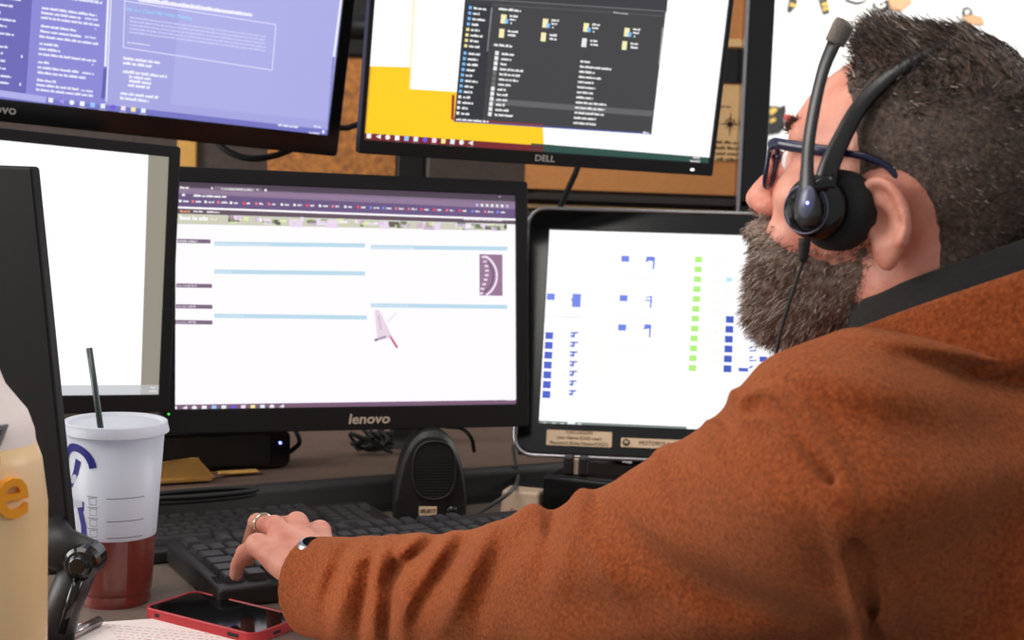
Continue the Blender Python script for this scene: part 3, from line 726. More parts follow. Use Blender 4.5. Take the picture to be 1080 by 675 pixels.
def keyboard(o, W_, D_, tilt, z0, z1, sideface=.0):
    T = Matrix.Rotation(math.radians(tilt), 4, 'X')
    mb = MB(); mb.frustum((-.002, W_ + .002, -.002, D_ + .002), (0, W_, 0, D_), z0, z1, Matrix.Translation((0, 0, 0)))
    # origin at the near-left corner of the underside
    a = mb.build('case', M_black, o, bevel=.004, seg=3)
    for v in a.data.vertices:                                # raise the back
        if v.co.z > z0 + .001 or True: v.co.z += max(0, v.co.y) * math.tan(math.radians(tilt)) * (1 if v.co.z > z0 + .001 else .6)
    kx0 = .012; ky = D_ - .022; rows = [0, 1.3, 2.3, 3.3, 4.3, 5.3]
    s = (W_ - .024) / (22.5 * U)
    for r, row in enumerate(ROWS):
        x = kx0; y = ky - rows[r] * (D_ - .045) / 5.6
        for w in row:
            if w < 0: x += -w * U * s; continue
            if r == 1 and x > W_ - .012 - .5 * U: break
            k = bpy.data.objects.new('key', key_mesh(w * U * s, (D_ - .045) / 5.6)); COL.objects.link(k); k.parent = o
            k.location = (x + w * U * s / 2, y, z1 + y * math.tan(math.radians(tilt)) - .0005); k.rotation_euler = (math.radians(tilt), 0, 0)
            x += w * U * s
nl = onz(231, 620, DECK + .024); 
kb1 = put('keyboard', 'thick black keyboard under the typing hand', 'keyboard', xy=nl, yaw=29.5)
keyboard(kb1, .475, .195, 1.5, .0, .022)
MB().box(.004, .02, .02, .15, .020, .0232).build('side_ridge', M_gloss, kb1, bevel=.001)
c_, n_ = cn_of(onz(150, 562, DECK + .02))
kb2 = put('keyboard', 'flat black keyboard behind the thick one, next to the desktop speaker', 'keyboard', c_ - .13, 1.637, yaw=29.0)
keyboard(kb2, .455, .145, 2.0, .0, .016)

# desktop speaker
sx = onz(450, 549, DECK)
spk = put('desktop_speaker', 'small black arched desktop speaker with ribbed grille', 'speaker', xy=(sx[0], sx[1] + .03), yaw=10)
def arch(w0, w1, z0, z1, n=26, p_=2.6):
    pts = [(w0, z0)]
    for k in range(n + 1):
        t = math.pi * k / n; cx_ = math.cos(t); sz = max(0.0, math.sin(t))
        x = abs(cx_) ** (2 / p_) * (1 if cx_ >= 0 else -1); z = sz ** (2 / p_)
        pts.append((x * (w0 + (w1 - w0) * z), z0 + .03 + (z1 - z0 - .03) * z))
    pts.append((-w0, z0)); return pts
mb = MB(); o1 = arch(.050, .040, 0, .124); o2 = arch(.046, .030, 0, .112)
n = len(o1)
lay = [(-.034, .90), (-.040, .97), (-.030, 1.0), (.03, .96), (.05, .86)]
vs_ = []; 
for y, s_ in ((-.036, .93), (-.030, .99), (-.01, 1.0), (.03, .95), (.052, .84)):
    for x, z in o1: vs_.append((x * s_, y + (.006 if z < .03 else 0) - .010 * (z / .124) * (-1), z * s_ if z > 0 else 0))
fs = [tuple(range(n - 1, -1, -1)), tuple(range(4 * n, 5 * n))]
for L_ in range(4):
    for i in range(n): j = (i + 1) % n; fs.append((L_ * n + i, L_ * n + j, (L_ + 1) * n + j, (L_ + 1) * n + i))
mb.add(vs_, fs); mb.build('cabinet', M_black, spk, bevel=.004, seg=3)
mb = MB()
def oval(w, h, zc, k=36, p_=2.6):
    out = []
    for i in range(k):
        t = 2 * math.pi * i / k; a, b = math.cos(t), math.sin(t); out.append((math.copysign(abs(a) ** (2 / p_), a) * w, zc + math.copysign(abs(b) ** (2 / p_), b) * h))
    return out
LEAN = Matrix.Translation((.003, -.0345, 0)) @ Matrix.Rotation(math.radians(-5.0), 4, 'X')
A = oval(.031, .041, .070); B = oval(.0275, .0375, .070); k = len(A)
mb.add([(x, -.0015, z) for x, z in A] + [(x, -.006, z) for x, z in oval(.0295, .0395, .070)] + [(x, -.0005, z) for x, z in B],
       [(i, (i + 1) % k, k + (i + 1) % k, k + i) for i in range(k)] + [(k + i, k + (i + 1) % k, 2 * k + (i + 1) % k, 2 * k + i) for i in range(k)], LEAN)
mb.build('grille_frame', M_black, spk, smooth=True)
gb = MB()
for i in range(19):
    z = .070 - .036 + i * .004; hw = .0275 * (1 - abs((z - .070) / .0385) ** 2.6) ** (1 / 2.6)
    gb.box(-hw, hw, -.0028, -.0004, z - .0011, z + .0011, LEAN)
gb.prism(B, -.0008, .004, LEAN)
gb.build('grille', M_rubber, spk)
lb_ = MB().box(-.020, .004, -.0062, -.0042, .009, .021, LEAN).build('label_plate', M_label, spk)
t_ = text_part('printed_text', 'SELECT', .0068, M_ink, spk, -.008, -.0066, .0150, M=LEAN, bold=.0001)
MB().lathe([(.0001, .014), (.0065, .0135), (.0075, .011), (.0075, .0), (.0001, 0)], 24, LEAN @ Matrix.Translation((.024, -.004, .016)) @ RX90).build('volume_knob', M_gloss, spk, smooth=True)

# black bar device under the middle monitor
c0 = onz(150, 500, RISER); c1 = onz(306, 494, RISER)
bar = put('media_bar', 'long black bar device with a blue light under the lower middle monitor', 'device', xy=(c1[0], c1[1]), z=RISER, yaw=math.degrees(math.atan2(c1[1] - c0[1], c1[0] - c0[0])) + 3)
MB().prism(rrect(-.33, 0, .002, .056, .012), 0, .07).build('case', M_gloss, bar, bevel=.002)
MB().prism(rrect(-.325, -.03, .008, .05, .006), -.0012, .0).build('front_mesh', M_rubber, bar)
MB().lathe([(.0018, 0), (.0018, .002)], 14, Matrix.Translation((-.0155, -.0002, .038)) @ RX90).build('blue_light', M_led, bar)
# manila envelope on the shelf edge
e0 = onz(150, 514, RISER + .002); c_, n_ = cn_of(e0)
env = put('envelope', 'open manila envelope lying on the shelf edge behind the cup', 'envelope', xy=onz(224, 507, RISER + .003), z=RISER + .0035, yaw=27)
mb = MB(); mb.box(-.21, .0, .0, .035, 0, .002); mb.build('pocket', M_envelope, env)
mb = MB(); mb.add([(-.21, .0, .003), (.005, .002, .003), (-.02, .004, .032), (-.028, .006, .030), (-.21, .02, .010), (-.21, 0, .0), (.005, 0, .001)], [(0, 1, 2, 3, 4), (4, 3, 2, 1, 0)][:1])
mb.add([(-.21, .012, .013), (-.028, .006, .0305), (-.018, .004, .031), (-.012, .014, .008), (.03, .035, .003), (-.2, .04, .004)], [(0, 1, 2, 3, 4, 5)])
o = mb.build('flap', M_envelope, env); s_ = o.modifiers.new('thick', 'SOLIDIFY'); s_.thickness = .0008
mb = MB(); mb.box(0.02, .075, .03, .05, 0, .0015); o = mb.build('loose_slip', M_envelope, env)

# flat coiled cable on the dark edge in front of the envelope
pc = onz(210, 517, DECK + .062); c_, n_ = cn_of(pc)
lp = put('coiled_cable', 'flat loop of black cable lying along the dark shelf edge', 'cable', xy=(0, 0), z=0, yaw=0)
base_ = onz(208, 528, RISER + .003)
pts = []
for k in range(40):
    t = 2 * math.pi * k / 40
    pts.append(tuple(base_ + CD * (.075 * math.cos(t)) + CN * (.018 * math.sin(t)) + np.array([0, 0, .004])))
MB().tube(pts, .0035, 8, closed=True).build('loop', M_rubber, lp, smooth=True)
MB().tube([tuple(np.array(p_) + np.array([.004, .0, .006])) for p_ in pts], .003, 8, closed=True).build('loop', M_rubber, lp, smooth=True)

# beige adapter and its cable
ax = onz(525, 545, DECK)
ad = put('power_adapter', 'beige plastic adapter block beside the desktop speaker', 'adapter', xy=(ax[0] + .002, ax[1]), yaw=-16)
MB().frustum((0, .056, 0, .04), (.002, .055, .001, .039), 0, .038).build('block', M_beige, ad, bevel=.004, seg=3)
MB().lathe([(.0014, 0), (.0014, .0012)], 12, Matrix.Translation((.018, -.0002, .013)) @ RX90).build('indicator', M_redp, ad)
P_ = [onz(545, 541, DECK + .003), onz(525, 547, DECK + .003), onz(507, 545, DECK + .004), onz(492, 550, DECK + .006), onz(482, 553, DECK + .004)]
tag(MB().tube(curve(P_), .0022, 8).build('beige_cable', M_beige, smooth=True), 'thin beige cable running from the adapter to the speaker foot', 'cable')
P_ = [at(541, 470, 2.12), at(544, 490, 2.10), at(546, 505, 2.08), onz(538, 519, DECK + .05), onz(505, 541, DECK + .012), onz(495, 545, DECK + .006)]
P_ = [np.maximum(p_, [-9, -9, DECK + .006]) for p_ in P_]
tag(MB().tube(curve(P_), .003, 8).build('grey_cable', mat('grey_rubber', (70, 68, 68), .6), smooth=True), 'grey cable hanging left of the rounded touch monitor', 'cable')
P_ = [at(470, 450, 2.08), at(487, 452, 2.08), at(497, 462, 2.08), at(500, 476, 2.10)]
tag(MB().tube(curve(P_), .003, 8).build('black_cable', M_rubber, smooth=True), 'black cable arching down behind the desktop speaker', 'cable')
rr = random.Random(4); mb = MB(); b0 = onz(392, 478, RISER + .002)
tg = empty('cable_tangle', tuple(b0)); tag(tg, 'tangle of short black cables behind the desktop speaker', 'cables')
for k in range(7):
    pts = [(rr.uniform(-.035, .035), rr.uniform(-.02, .02), rr.uniform(.003, .04)) for _ in range(5)]
    MB().tube(curve(pts, 6), .0026, 7).build('cable', M_rubber, tg, smooth=True)
P_ = [at(311, 452, 2.05), at(316, 466, 2.05), at(309, 474, 2.06), at(304, 478, 2.07)]
tag(MB().tube(curve(P_), .0035, 8).build('bar_cable', M_rubber, smooth=True), 'short black cable at the right end of the black bar device', 'cable')
# black box with clip under the touch monitor
bxp = onz(571, 499, DECK + .062)
bb = put('docking_box', 'low black box under the touch monitor, beside the sleeve', 'box', xy=(bxp[0], bxp[1] - .02), yaw=-22)
MB().frustum((0, .26, -.0, .14), (.002, .258, .002, .138), 0, .062).build('case', M_gloss, bb, bevel=.003)
MB().box(.02, .24, .012, .016, .062, .0635).build('vent_ridge', M_black, bb)
cl = empty('binder_clip', M=bb.matrix_world @ Matrix.Translation((.0, 0, 0))); cl.location = tuple(onz(607, 500, DECK + .063)); cl.location.z = DECK + .0625; cl.rotation_euler = (0, 0, math.radians(-10))
tag(cl, 'small black upright clip with a pale slit on top of the low black box', 'clip')
MB().box(-.017, -.003, -.008, .012, 0, .026).build('jaw', M_black, cl, bevel=.003)
MB().box(.004, .017, -.008, .012, 0, .026).build('jaw', M_black, cl, bevel=.003)
MB().box(-.003, .004, -.002, .006, 0, .022).build('insert', M_beige, cl, bevel=.001)

# phone in a red case
A_, B_, C_ = onz(150, 640, DECK + .011), onz(206, 628, DECK + .011), onz(240, 672, DECK + .011)
fx = np.array(C_) - np.array(A_); L_ = np.linalg.norm(fx[:2]); ang = math.degrees(math.atan2(fx[1], fx[0]))
ph = put('phone', 'smartphone in a red case lying face up on the desk', 'phone', xy=(A_[0], A_[1]), yaw=-31)
PW, PD = .152, .077
mb = MB(); ro = rrect(0, PW, 0, PD, .011, 6); T_ = Matrix.Rotation(math.radians(-90), 4, 'X') @ Matrix.Diagonal((1, 1, -1, 1))
def slab(mb, pts, z0, z1):
    n = len(pts); mb.add([(x, y, z0) for x, y in pts] + [(x, y, z1) for x, y in pts], [tuple(range(n - 1, -1, -1)), tuple(range(n, 2 * n))] + [(i, (i + 1) % n, n + (i + 1) % n, n + i) for i in range(n)])
n = len(ro); ri = rrect(.0025, PW - .0025, .0025, PD - .0025, .009, 6)
mb.add([(x, y, 0) for x, y in ro] + [(x, y, .0115) for x, y in ro] + [(x, y, .0115) for x, y in ri] + [(x, y, .0095) for x, y in ri],
       [tuple(range(n - 1, -1, -1))] + [(r_ * n + i, r_ * n + (i + 1) % n, (r_ + 1) * n + (i + 1) % n, (r_ + 1) * n + i) for r_ in range(3) for i in range(n)] + [tuple(range(3 * n, 4 * n))])
mb.build('case', M_red, ph, bevel=.0012)
mb = MB(); slab(mb, rrect(.003, PW - .003, .003, PD - .003, .0085), .0092, .0104); mb.build('glass', M_glass, ph)
for x, w in ((.018, .006), (.118, .014)):
    MB().box(x, x + w, -.0006, .002, .004, .0075).build('button', M_rubber, ph)
MB().box(PW - .002, PW + .0006, .03, .04, .0035, .0065).build('port', M_rubber, ph)

# papers at the near edge
pp = put('paper_sheet', 'white printed sheet lying at the near edge beside the phone', 'paper', xy=(0, 0), z=0, yaw=0)
q = [onz(66, 660, DECK), onz(170, 653, DECK), onz(335, 688, DECK), onz(330, 760, DECK), onz(30, 760, DECK)]
mb = MB(); mb.add([(p_[0], p_[1], DECK + .0012) for p_ in q] + [(p_[0], p_[1], DECK + .0002) for p_ in q], [(0, 1, 2, 3, 4)[::-1], (5, 6, 7, 8, 9)] + [(i, (i + 1) % 5, 5 + (i + 1) % 5, 5 + i) for i in range(5)])
mb.build('sheet', M_paper, pp)
mb = MB(); rnd = random.Random(9); M_pink = mat('pink_ink', (214, 160, 165), .7)
for k in range(9):
    p0 = onz(110 + 3 * k, 660 + 3.2 * k, DECK); d_ = np.array([.985, -.17, 0]); e_ = np.array([.17, .985, 0]); x = 0
    mb = MB()
    while x < .12:
        w = rnd.uniform(.002, .008); 
        a = p0 + d_ * x; mb.add([(a[0], a[1], DECK + .0014), tuple((a + d_ * w)[:2]) + (DECK + .0014,), tuple((a + d_ * w + e_ * .0015)[:2]) + (DECK + .0014,), tuple((a + e_ * .0015)[:2]) + (DECK + .0014,)], [(0, 1, 2, 3)]); x += w + .003
    mb.build('printed_line', M_pink, pp)
pn = put('metal_pen', 'thick silver pen lying between the cup and the jointed stand', 'pen', xy=onz(104, 655, DECK + .006), z=DECK + .0062, yaw=0)
d_ = (onz(78, 668, DECK + .006) - onz(104, 655, DECK + .006)); d_ = d_ / np.linalg.norm(d_)
MB().tube([(0, 0, 0), tuple(d_ * .06)], .0052, 16).build('barrel', M_silver, pn, smooth=True)
MB().tube([tuple(d_ * .06), tuple(d_ * .10)], .0050, 16).build('grip', M_black, pn, smooth=True)
rc = [onz(232, 622, DECK + .003), onz(262, 640, DECK + .003), onz(285, 644, DECK + .003), onz(300, 652, DECK + .003)]

# drink cup
cb = onz(112, 641, DECK)
cup = put('drink_cup', 'tall white takeaway cup with lid, straw and reddish drink', 'cup', xy=(cb[0], cb[1] + .03), yaw=0)
H = .192; r0, r1 = .0385, .0515
def rc_(z): return r0 + (r1 - r0) * z / H
M_cup = bpy.data.materials.new('frosted_cup'); M_cup.use_nodes = True
nt = M_cup.node_tree; b = nt.nodes['Principled BSDF']; b.inputs['Base Color'].default_value = lin((236, 238, 244)) + (1,); b.inputs['Roughness'].default_value = .35
tl = nt.nodes.new('ShaderNodeBsdfTranslucent'); tl.inputs[0].default_value = lin((240, 242, 250)) + (1,)
ns = nt.nodes.new('ShaderNodeTexNoise'); ns.inputs['Scale'].default_value = 300
bp = nt.nodes.new('ShaderNodeBump'); bp.inputs['Strength'].default_value = .05; nt.links.new(ns.outputs[0], bp.inputs['Height']); nt.links.new(bp.outputs[0], b.inputs['Normal'])
mx = nt.nodes.new('ShaderNodeMixShader'); mx.inputs[0].default_value = .5
nt.links.new(b.outputs[0], mx.inputs[1]); nt.links.new(tl.outputs[0], mx.inputs[2]); nt.links.new(mx.outputs[0], nt.nodes['Material Output'].inputs[0])
zl = .074
M_drink = mat('red_tea', (132, 60, 50), .22, noise=.08, nscale=25, trans=.25, coat=.3)
MB().lathe([(rc_(zl), zl), (rc_(H), H), (rc_(H) - .0012, H), (rc_(zl) - .0012, zl)], 64, cap=False).build('cup_wall', M_cup, cup, smooth=True)
MB().lathe([(.0002, .004), (r0 - .004, .003), (r0, .0), (r0 + .0004, .004), (rc_(.012) - .001, .012), (rc_(.015), .015), (rc_(zl), zl), (rc_(zl) - .003, zl + .0006), (.0002, zl + .0006)], 64, cap=False).build('drink', M_drink, cup, smooth=False)
MB().lathe([(rc_(H) + .0006, H - .006), (rc_(H) + .0042, H - .0075), (rc_(H) + .0046, H - .0068), (rc_(H) + .0026, H + .001), (rc_(H) + .0024, H + .0035), (rc_(H) + .0008, H + .0045), (rc_(H) - .002, H + .0038), (rc_(H) - .004, H + .001), (.0002, H + .0005)], 64, cap=False).build('lid', M_cup, cup, smooth=False)
st = at(102, 440, 1.47); stt = at(94, 367, 1.475)
ci = cup.matrix_world.inverted(); bpy.context.view_layer.update(); ci = cup.matrix_world.inverted()
c1_ = ci @ Vector(st); c2_ = ci @ Vector(stt); c0_ = c1_ - (c2_ - c1_) * .35; c0_.y += .010; c1_.y += .008
MB().tube([tuple(c0_), tuple(c1_), tuple(c2_)], .0032, 14).build('straw', mat('dark_straw', (48, 60, 58), .35, noise=.05), cup, smooth=True)
def onwall(a0, a1, z0, z1, n=10, off=.0005):          # a patch that follows the cup wall
    vs_ = []; 
    for i in range(n + 1):
        a = math.radians(a0 + (a1 - a0) * i / n)
        for z in (z0, z1): vs_.append(((rc_(z) + off) * math.cos(a), (rc_(z) + off) * math.sin(a), z))
    return vs_, [(2 * i, 2 * i + 2, 2 * i + 3, 2 * i + 1) for i in range(n)]
def strip_on_wall(mb, pts, w):                         # pts in (deg, z)
    r = .047; Q = [(math.radians(a) * r, z) for a, z in pts]; vs_ = []
    for i, (x, z) in enumerate(Q):
        a = Q[max(i - 1, 0)]; b_ = Q[min(i + 1, len(Q) - 1)]; dx, dz = b_[0] - a[0], b_[1] - a[1]; L = math.hypot(dx, dz); nx, nz = -dz / L * w / 2, dx / L * w / 2
        for sg in (1, -1):
            X, Z = x + sg * nx, z + sg * nz; an = X / r; R_ = rc_(Z) + .0005; vs_.append((R_ * math.cos(an), R_ * math.sin(an), Z))
    mb.add(vs_, [(2 * i, 2 * i + 1, 2 * i + 3, 2 * i + 2) for i in range(len(Q) - 1)])
# printed blue figure on the left of the cup and measuring lines on the right (angle -90 faces the camera)
mb = MB()
cang = -105; zc = .150
strip_on_wall(mb, [(cang - 22 + 26 * math.cos(t), zc + .023 * math.sin(t)) for t in np.linspace(math.radians(8), math.radians(175), 16)], .0085)
mb2 = MB(); strip_on_wall(mb2, [(cang - 18, zc + .010), (cang - 24, zc - .004), (cang - 40, zc - .02)], .008)
mb.build('printed_figure', M_blue, cup); mb2.build('printed_figure', M_blue, cup)
mb = MB(); strip_on_wall(mb, [(cang - 40, .112), (cang - 12, .111)], .010); mb.build('printed_bar', M_blue, cup)
mb = MB(); strip_on_wall(mb, [(cang - 20, .109), (cang - 14, .090), (cang - 14, .075)], .008); mb.build('printed_bar', M_blue, cup)
mb = MB()
for z in (.121, .0965, .0785): strip_on_wall(mb, [(cang + 20 + 5 * k, z) for k in range(11)], .0008)
mb.build('measuring_lines', M_greyprint, cup)
mb = MB()
for k in range(5):
    z = .121 - k * .0115; a = cang - 3
    strip_on_wall(mb, [(a, z), (a + 10, z), (a + 10, z - .007), (a, z - .007), (a, z)], .0006); strip_on_wall(mb, [(a - 3, z + .0015), (a + 12, z + .0015)], .0007)
mb.build('check_boxes', M_greyprint, cup)

# black panel on a jointed stand, left foreground
sd = 1.33
p0 = at(46, 176, sd); p1 = at(73, 560, sd)
stn = empty('jointed_panel_stand', (p1[0], p1[1], DECK)); tag(stn, 'black upright panel on a jointed stand in the left foreground', 'stand')
org = np.array([p1[0], p1[1], DECK]); u_ = p0 - p1; H_ = u_[2]; sl = (u_[0]) / H_
zb = p1[2] - DECK - .02
pan = MB(); x0b, x0t = 0 - sl * .02, u_[0]
ww = .13
pan.add([(x0b, 0, zb), (x0b - ww, .05, zb), (x0b - ww, .075, zb), (x0b, .022, zb), (x0t, 0, zb + H_ + .02), (x0t - ww, .05, zb + H_ + .02), (x0t - ww, .075, zb + H_ + .02), (x0t, .022, zb + H_ + .02)],
        [(0, 1, 2, 3), (7, 6, 5, 4), (0, 4, 5, 1), (1, 5, 6, 2), (2, 6, 7, 3), (3, 7, 4, 0)])
pan.build('panel', mat('matte_black_shell', (17, 14, 14), .6, noise=.12, nscale=300, spec=.2), stn, bevel=.003)
jk = at(88, 592, sd - .02) - org
MB().lathe([(.0001, .020), (.007, .020), (.009, .018), (.009, .014), (.0125, .013), (.0155, .010), (.0165, 0), (.0165, -.02), (.0001, -.02)], 32, Matrix.Translation(jk) @ RX90).build('joint_knob', M_gloss, stn, smooth=False, bevel=.0008)
jm = at(62, 578, sd - .01) - org; jb = at(66, 640, sd - .01) - org; jc = at(52, 690, sd - .01) - org; jt = at(50, 560, sd) - org
MB().tube([tuple(jt), tuple(jm), tuple(jk + np.array([0, .012, 0]))], [.02, .021, .018], 14).build('upper_link', M_black, stn, smooth=True)
mb = MB().tube([tuple(jk + np.array([-.004, .012, 0])), tuple(jb), (jc[0], jc[1], .012)], [.017, .017, .019], 14); mb.build('lower_link', M_black, stn, smooth=True)
ja = at(83, 610, sd - .03) - org; jd = at(64, 668, sd - .03) - org
MB().tube([tuple(ja), tuple(jd)], [.005, .004], 10, flat=.6).build('rib', M_gloss, stn, smooth=True)
MB().lathe([(.0001, 0), (.05, 0), (.05, .008), (.045, .012), (.0001, .012)], 36, Matrix.Translation((jc[0], jc[1], 0))).build('foot', M_black, stn, smooth=False, bevel=.001)

# drink jug at the far left, out of focus
jd_ = 1.08
jx = at(-40, 600, jd_)
jug = empty('drink_jug', (jx[0], jx[1], DECK)); tag(jug, 'cream coloured drink jug with an orange printed word, cut off by the left frame edge', 'jug')
M_jug = mat('cream_drink', (236, 200, 150), .4, noise=.05, nscale=14, sss=.2)
s_ = jd_ / FPX; zt = at(0, 398, jd_)[2] - DECK
zsh = at(40, 470, jd_)[2] - DECK
R_ = 86 * s_
prof = [(.0001, 0), (R_ * .86, 0), (R_ * .93, .012), (R_ * 1.0, .09), (R_ * 1.0, zsh - .045), (R_ * .93, zsh - .01)]
MB().lathe(prof + [(R_ * .85, zsh + .004), (.0001, zsh + .005)], 56, cap=False).build('body', M_jug, jug, smooth=True)
mb = MB().lathe([(R_ * .86, zsh + .0), (R_ * .84, zsh + .012), (R_ * .76, zsh + .026), (R_ * .5, zt - .004), (R_ * .4, zt + .012), (R_ * .36, zt + .03), (.0001, zt + .031)], 56, cap=False); mb.build('shoulder_label', M_paper, jug, smooth=True)
MB().lathe([(R_ * .42, zt + .028), (R_ * .42, zt + .045), (R_ * .38, zt + .048), (.0001, zt + .048)], 40, cap=False).build('cap', M_orange, jug, smooth=True)
def letter(t, size, m, ang, z, r, thick=.0016):          # each printed letter sits on the curved side
    me = text_mesh(t, size, thick, .0006); a = math.radians(ang)
    me.transform(Matrix.Translation((r * math.cos(a), r * math.sin(a), z)) @ Matrix.Rotation(a + math.pi / 2, 4, 'Z') @ RX90)
    return link('printed_letter', me, m, jug)
M_oprint = mat('orange_print', (246, 160, 30), .5, noise=.04)
letter('T', .062, M_oprint, -62, zsh - .022, R_ * .992, .003); letter('e', .062, M_oprint, -36, zsh - .026, R_ * .985, .003)
letter('2', .020, M_greyprint, -54, zsh + .014, R_ * .835); letter('7', .020, M_greyprint, -38, zsh + .014, R_ * .835)

# ---------------------------------------------------------------- the person
PX = lambda x, y, d: at(x, y, d)
HYAW, HP = math.radians(34), math.radians(7)
_f = np.array([-math.cos(HYAW) * math.cos(HP), math.sin(HYAW) * math.cos(HP), math.sin(HP)])
HR = frame(_f, np.array([0, 0, 1.0]))                       # rows: forward, left, up
EAR = at(917, 238, 1.0)
H0 = EAR - .074 * HR[1]
def toh(P): return (P - H0) @ HR.T
def hw(p): return H0 + np.array(p, float) @ HR              # head-local to world
NB = at(1012, 372, 1.10)                                    # base of the neck
HB = hw((-.022, 0, -.04))
SH = at(888, 516, .975); EL = at(652, 634, 1.15); WR = at(334, 610, 1.40)

def head_sdf(P):
    q = toh(P); ay = q.copy(); ay[:, 1] = np.abs(q[:, 1])
    d = s_ell(q, (-.008, 0, .052), (.098, .076, .086))
    d = smin(d, s_ell(q, (.038, 0, .055), (.056, .058, .052)), .014)
    d = smin(d, s_ell(q, (.045, 0, -.004), (.050, .058, .080)), .025)
    d = smin(d, s_ell(q, (.046, 0, -.058), (.050, .050, .040)), .02)
    d = smin(d, s_ell(q, (.083, 0, -.082), (.020, .022, .018)), .02)            # chin
    d = smin(d, s_cap(ay, (.087, .0, .055), (.070, .045, .056), .0125, .011), .012)   # brow
    d = smin(d, s_ell(ay, (.064, .046, .010), (.022, .020, .018)), .018)         # cheekbone
    d = smax(d, -s_ell(ay, (.104, .032, .037), (.022, .019, .013)), .014)        # eye socket
    d = smin(d, sphere(ay, (.0755, .032, .036), .0135), .003)                     # lids over the eye
    d = smin(d, s_cap(ay, (.070, .040, -.030), (.085, .018, -.045), .022, .018), .018)
    # nose
    d = smin(d, s_path(q, [(.092, 0, .044), (.103, 0, .028), (.114, 0, .010)], [.0075, .0085, .0105]), .009)
    d = smin(d, s_ell(q, (.1175, 0, .0015), (.0125, .0115, .0105)), .006)
    d = smin(d, s_ell(ay, (.106, .012, -.003), (.012, .0075, .0085)), .005)
    d = smax(d, -s_ell(ay, (.110, .0075, -.0115), (.006, .0035, .005)), .002)
    # mouth
    d = smin(d, s_ell(q, (.098, 0, -.030), (.014, .024, .009)), .008)
    d = smin(d, s_ell(q, (.095, 0, -.046), (.014, .021, .008)), .008)
    d = smax(d, -s_ell(q, (.112, 0, -.0385), (.014, .026, .0014)), .003)
    # neck muscles
    # ears
    e = ay.copy(); tilt = .34; c, s = math.cos(tilt), math.sin(tilt)
    ex, ez, ey = (q[:, 0] + .0125) * .95, (q[:, 2] - .004) * 1.12, ay[:, 1] - .076
    ex, ez = ex * c - ez * s, ex * s + ez * c                  # leans back
    ey = ey + ex * .16                                         # stands off at the rear edge
    E_ = np.stack([ex, ey, ez], 1)
    k = np.sqrt((ex / .0165) ** 2 + ((ez - .004) / .0285) ** 2)
    disc = s_ell(E_, (.0, .0, .004), (.018, .0055, .030))
    disc = smin(disc, s_ell(E_, (.006, -.001, -.026), (.0085, .0045, .011)), .008)     # lobe
    ring = []
    pts = [(.014, .002, .004)] + [(.0155 * math.cos(t), .004, .006 + .0265 * math.sin(t)) for t in np.linspace(math.radians(40), math.radians(235), 10)]
    pts[0] = (.008, .001, .004)
    hel = s_path(E_, pts, [.0022] + [.0040] * 10)
    disc = smin(disc, hel, .003)
    disc = smax(disc, -s_ell(E_, (.003, .008, .000), (.0100, .0100, .0145)), .003)     # concha
    disc = smax(disc, -s_cap(E_, (-.004, .0070, .022), (-.0105, .0070, -.002), .0034), .002)
    disc = smin(disc, s_cap(E_, (.012, .002, .000), (.012, .001, -.006), .0035), .003)  # tragus
    d = smin(d, disc * .8, .005)
    return d
HANDJ = dict(
    k5=PX(271, 575, 1.455), k4=PX(289, 556, 1.485), k3=PX(313, 552, 1.51), k2=PX(337, 561, 1.53),
    p5a=PX(258, 583, 1.478), p5b=PX(251, 596, 1.492), p5c=PX(249, 606, 1.50),
    p4a=PX(271, 551, 1.515), p4b=PX(264, 572, 1.535), p4c=PX(262, 590, 1.545),
    p3a=PX(298, 554, 1.555), p3b=PX(291, 572, 1.575), p3c=PX(289, 584, 1.58),
    p2a=PX(322, 560, 1.57), p2b=PX(315, 577, 1.585), p2c=PX(313, 589, 1.59),
    t1=PX(352, 590, 1.46), t2=PX(346, 596, 1.50), t3=PX(334, 600, 1.53))
def hand_sdf(P):
    J = HANDJ; d = None
    wl = PX(322, 612, 1.395); wr = PX(343, 602, 1.41)
    for a, k, r in ((wl, 'k5', .0115), (wl * .6 + wr * .4, 'k4', .0115), (wl * .3 + wr * .7, 'k3', .0115), (wr, 'k2', .012)):
        e = s_cap(P, a, J[k], .0155, r); d = e if d is None else smin(d, e, .012)
    pc = (J['k5'] + J['k2'] + wl + wr) / 4
    d = smin(d, s_ell(P, pc - np.array([0, 0, .006]), (.030, .036, .013)), .015)
    for k in ('k5', 'k4', 'k3', 'k2'): d = smin(d, sphere(P, J[k] + np.array([0, 0, .0005]), .0105), .006)
    for f, rs in (('5', (.0098, .0088, .0080, .0070)), ('4', (.0105, .0094, .0086, .0076)), ('3', (.0105, .0095, .0088, .0078)), ('2', (.0105, .0095, .0088, .0078))):
        e = s_path(P, [J['k' + f], J['p' + f + 'a'], J['p' + f + 'b'], J['p' + f + 'c']], rs)
        e = smin(e, sphere(P, J['p' + f + 'a'], rs[1] * 1.04), .002)
        d = smin(d, e, .0035)
    d = smin(d, s_path(P, [wr + np.array([0, .01, -.008]), J['t1'], J['t2'], J['t3']], [.016, .013, .0105, .009]), .008)
    d = smin(d, s_cap(P, (wl + wr) / 2 - np.array([0, 0, .002]), WR + (EL - WR) * .12 - np.array([0, 0, .004]), .0225, .026), .014)
    # tendons on the back of the hand
    return d
SR = NB * 2 - SH; SR = at(1290, 470, 1.25)
HIP = np.array([.52, .93, .58])
CH = NB + np.array([.03, -.02, -.17])
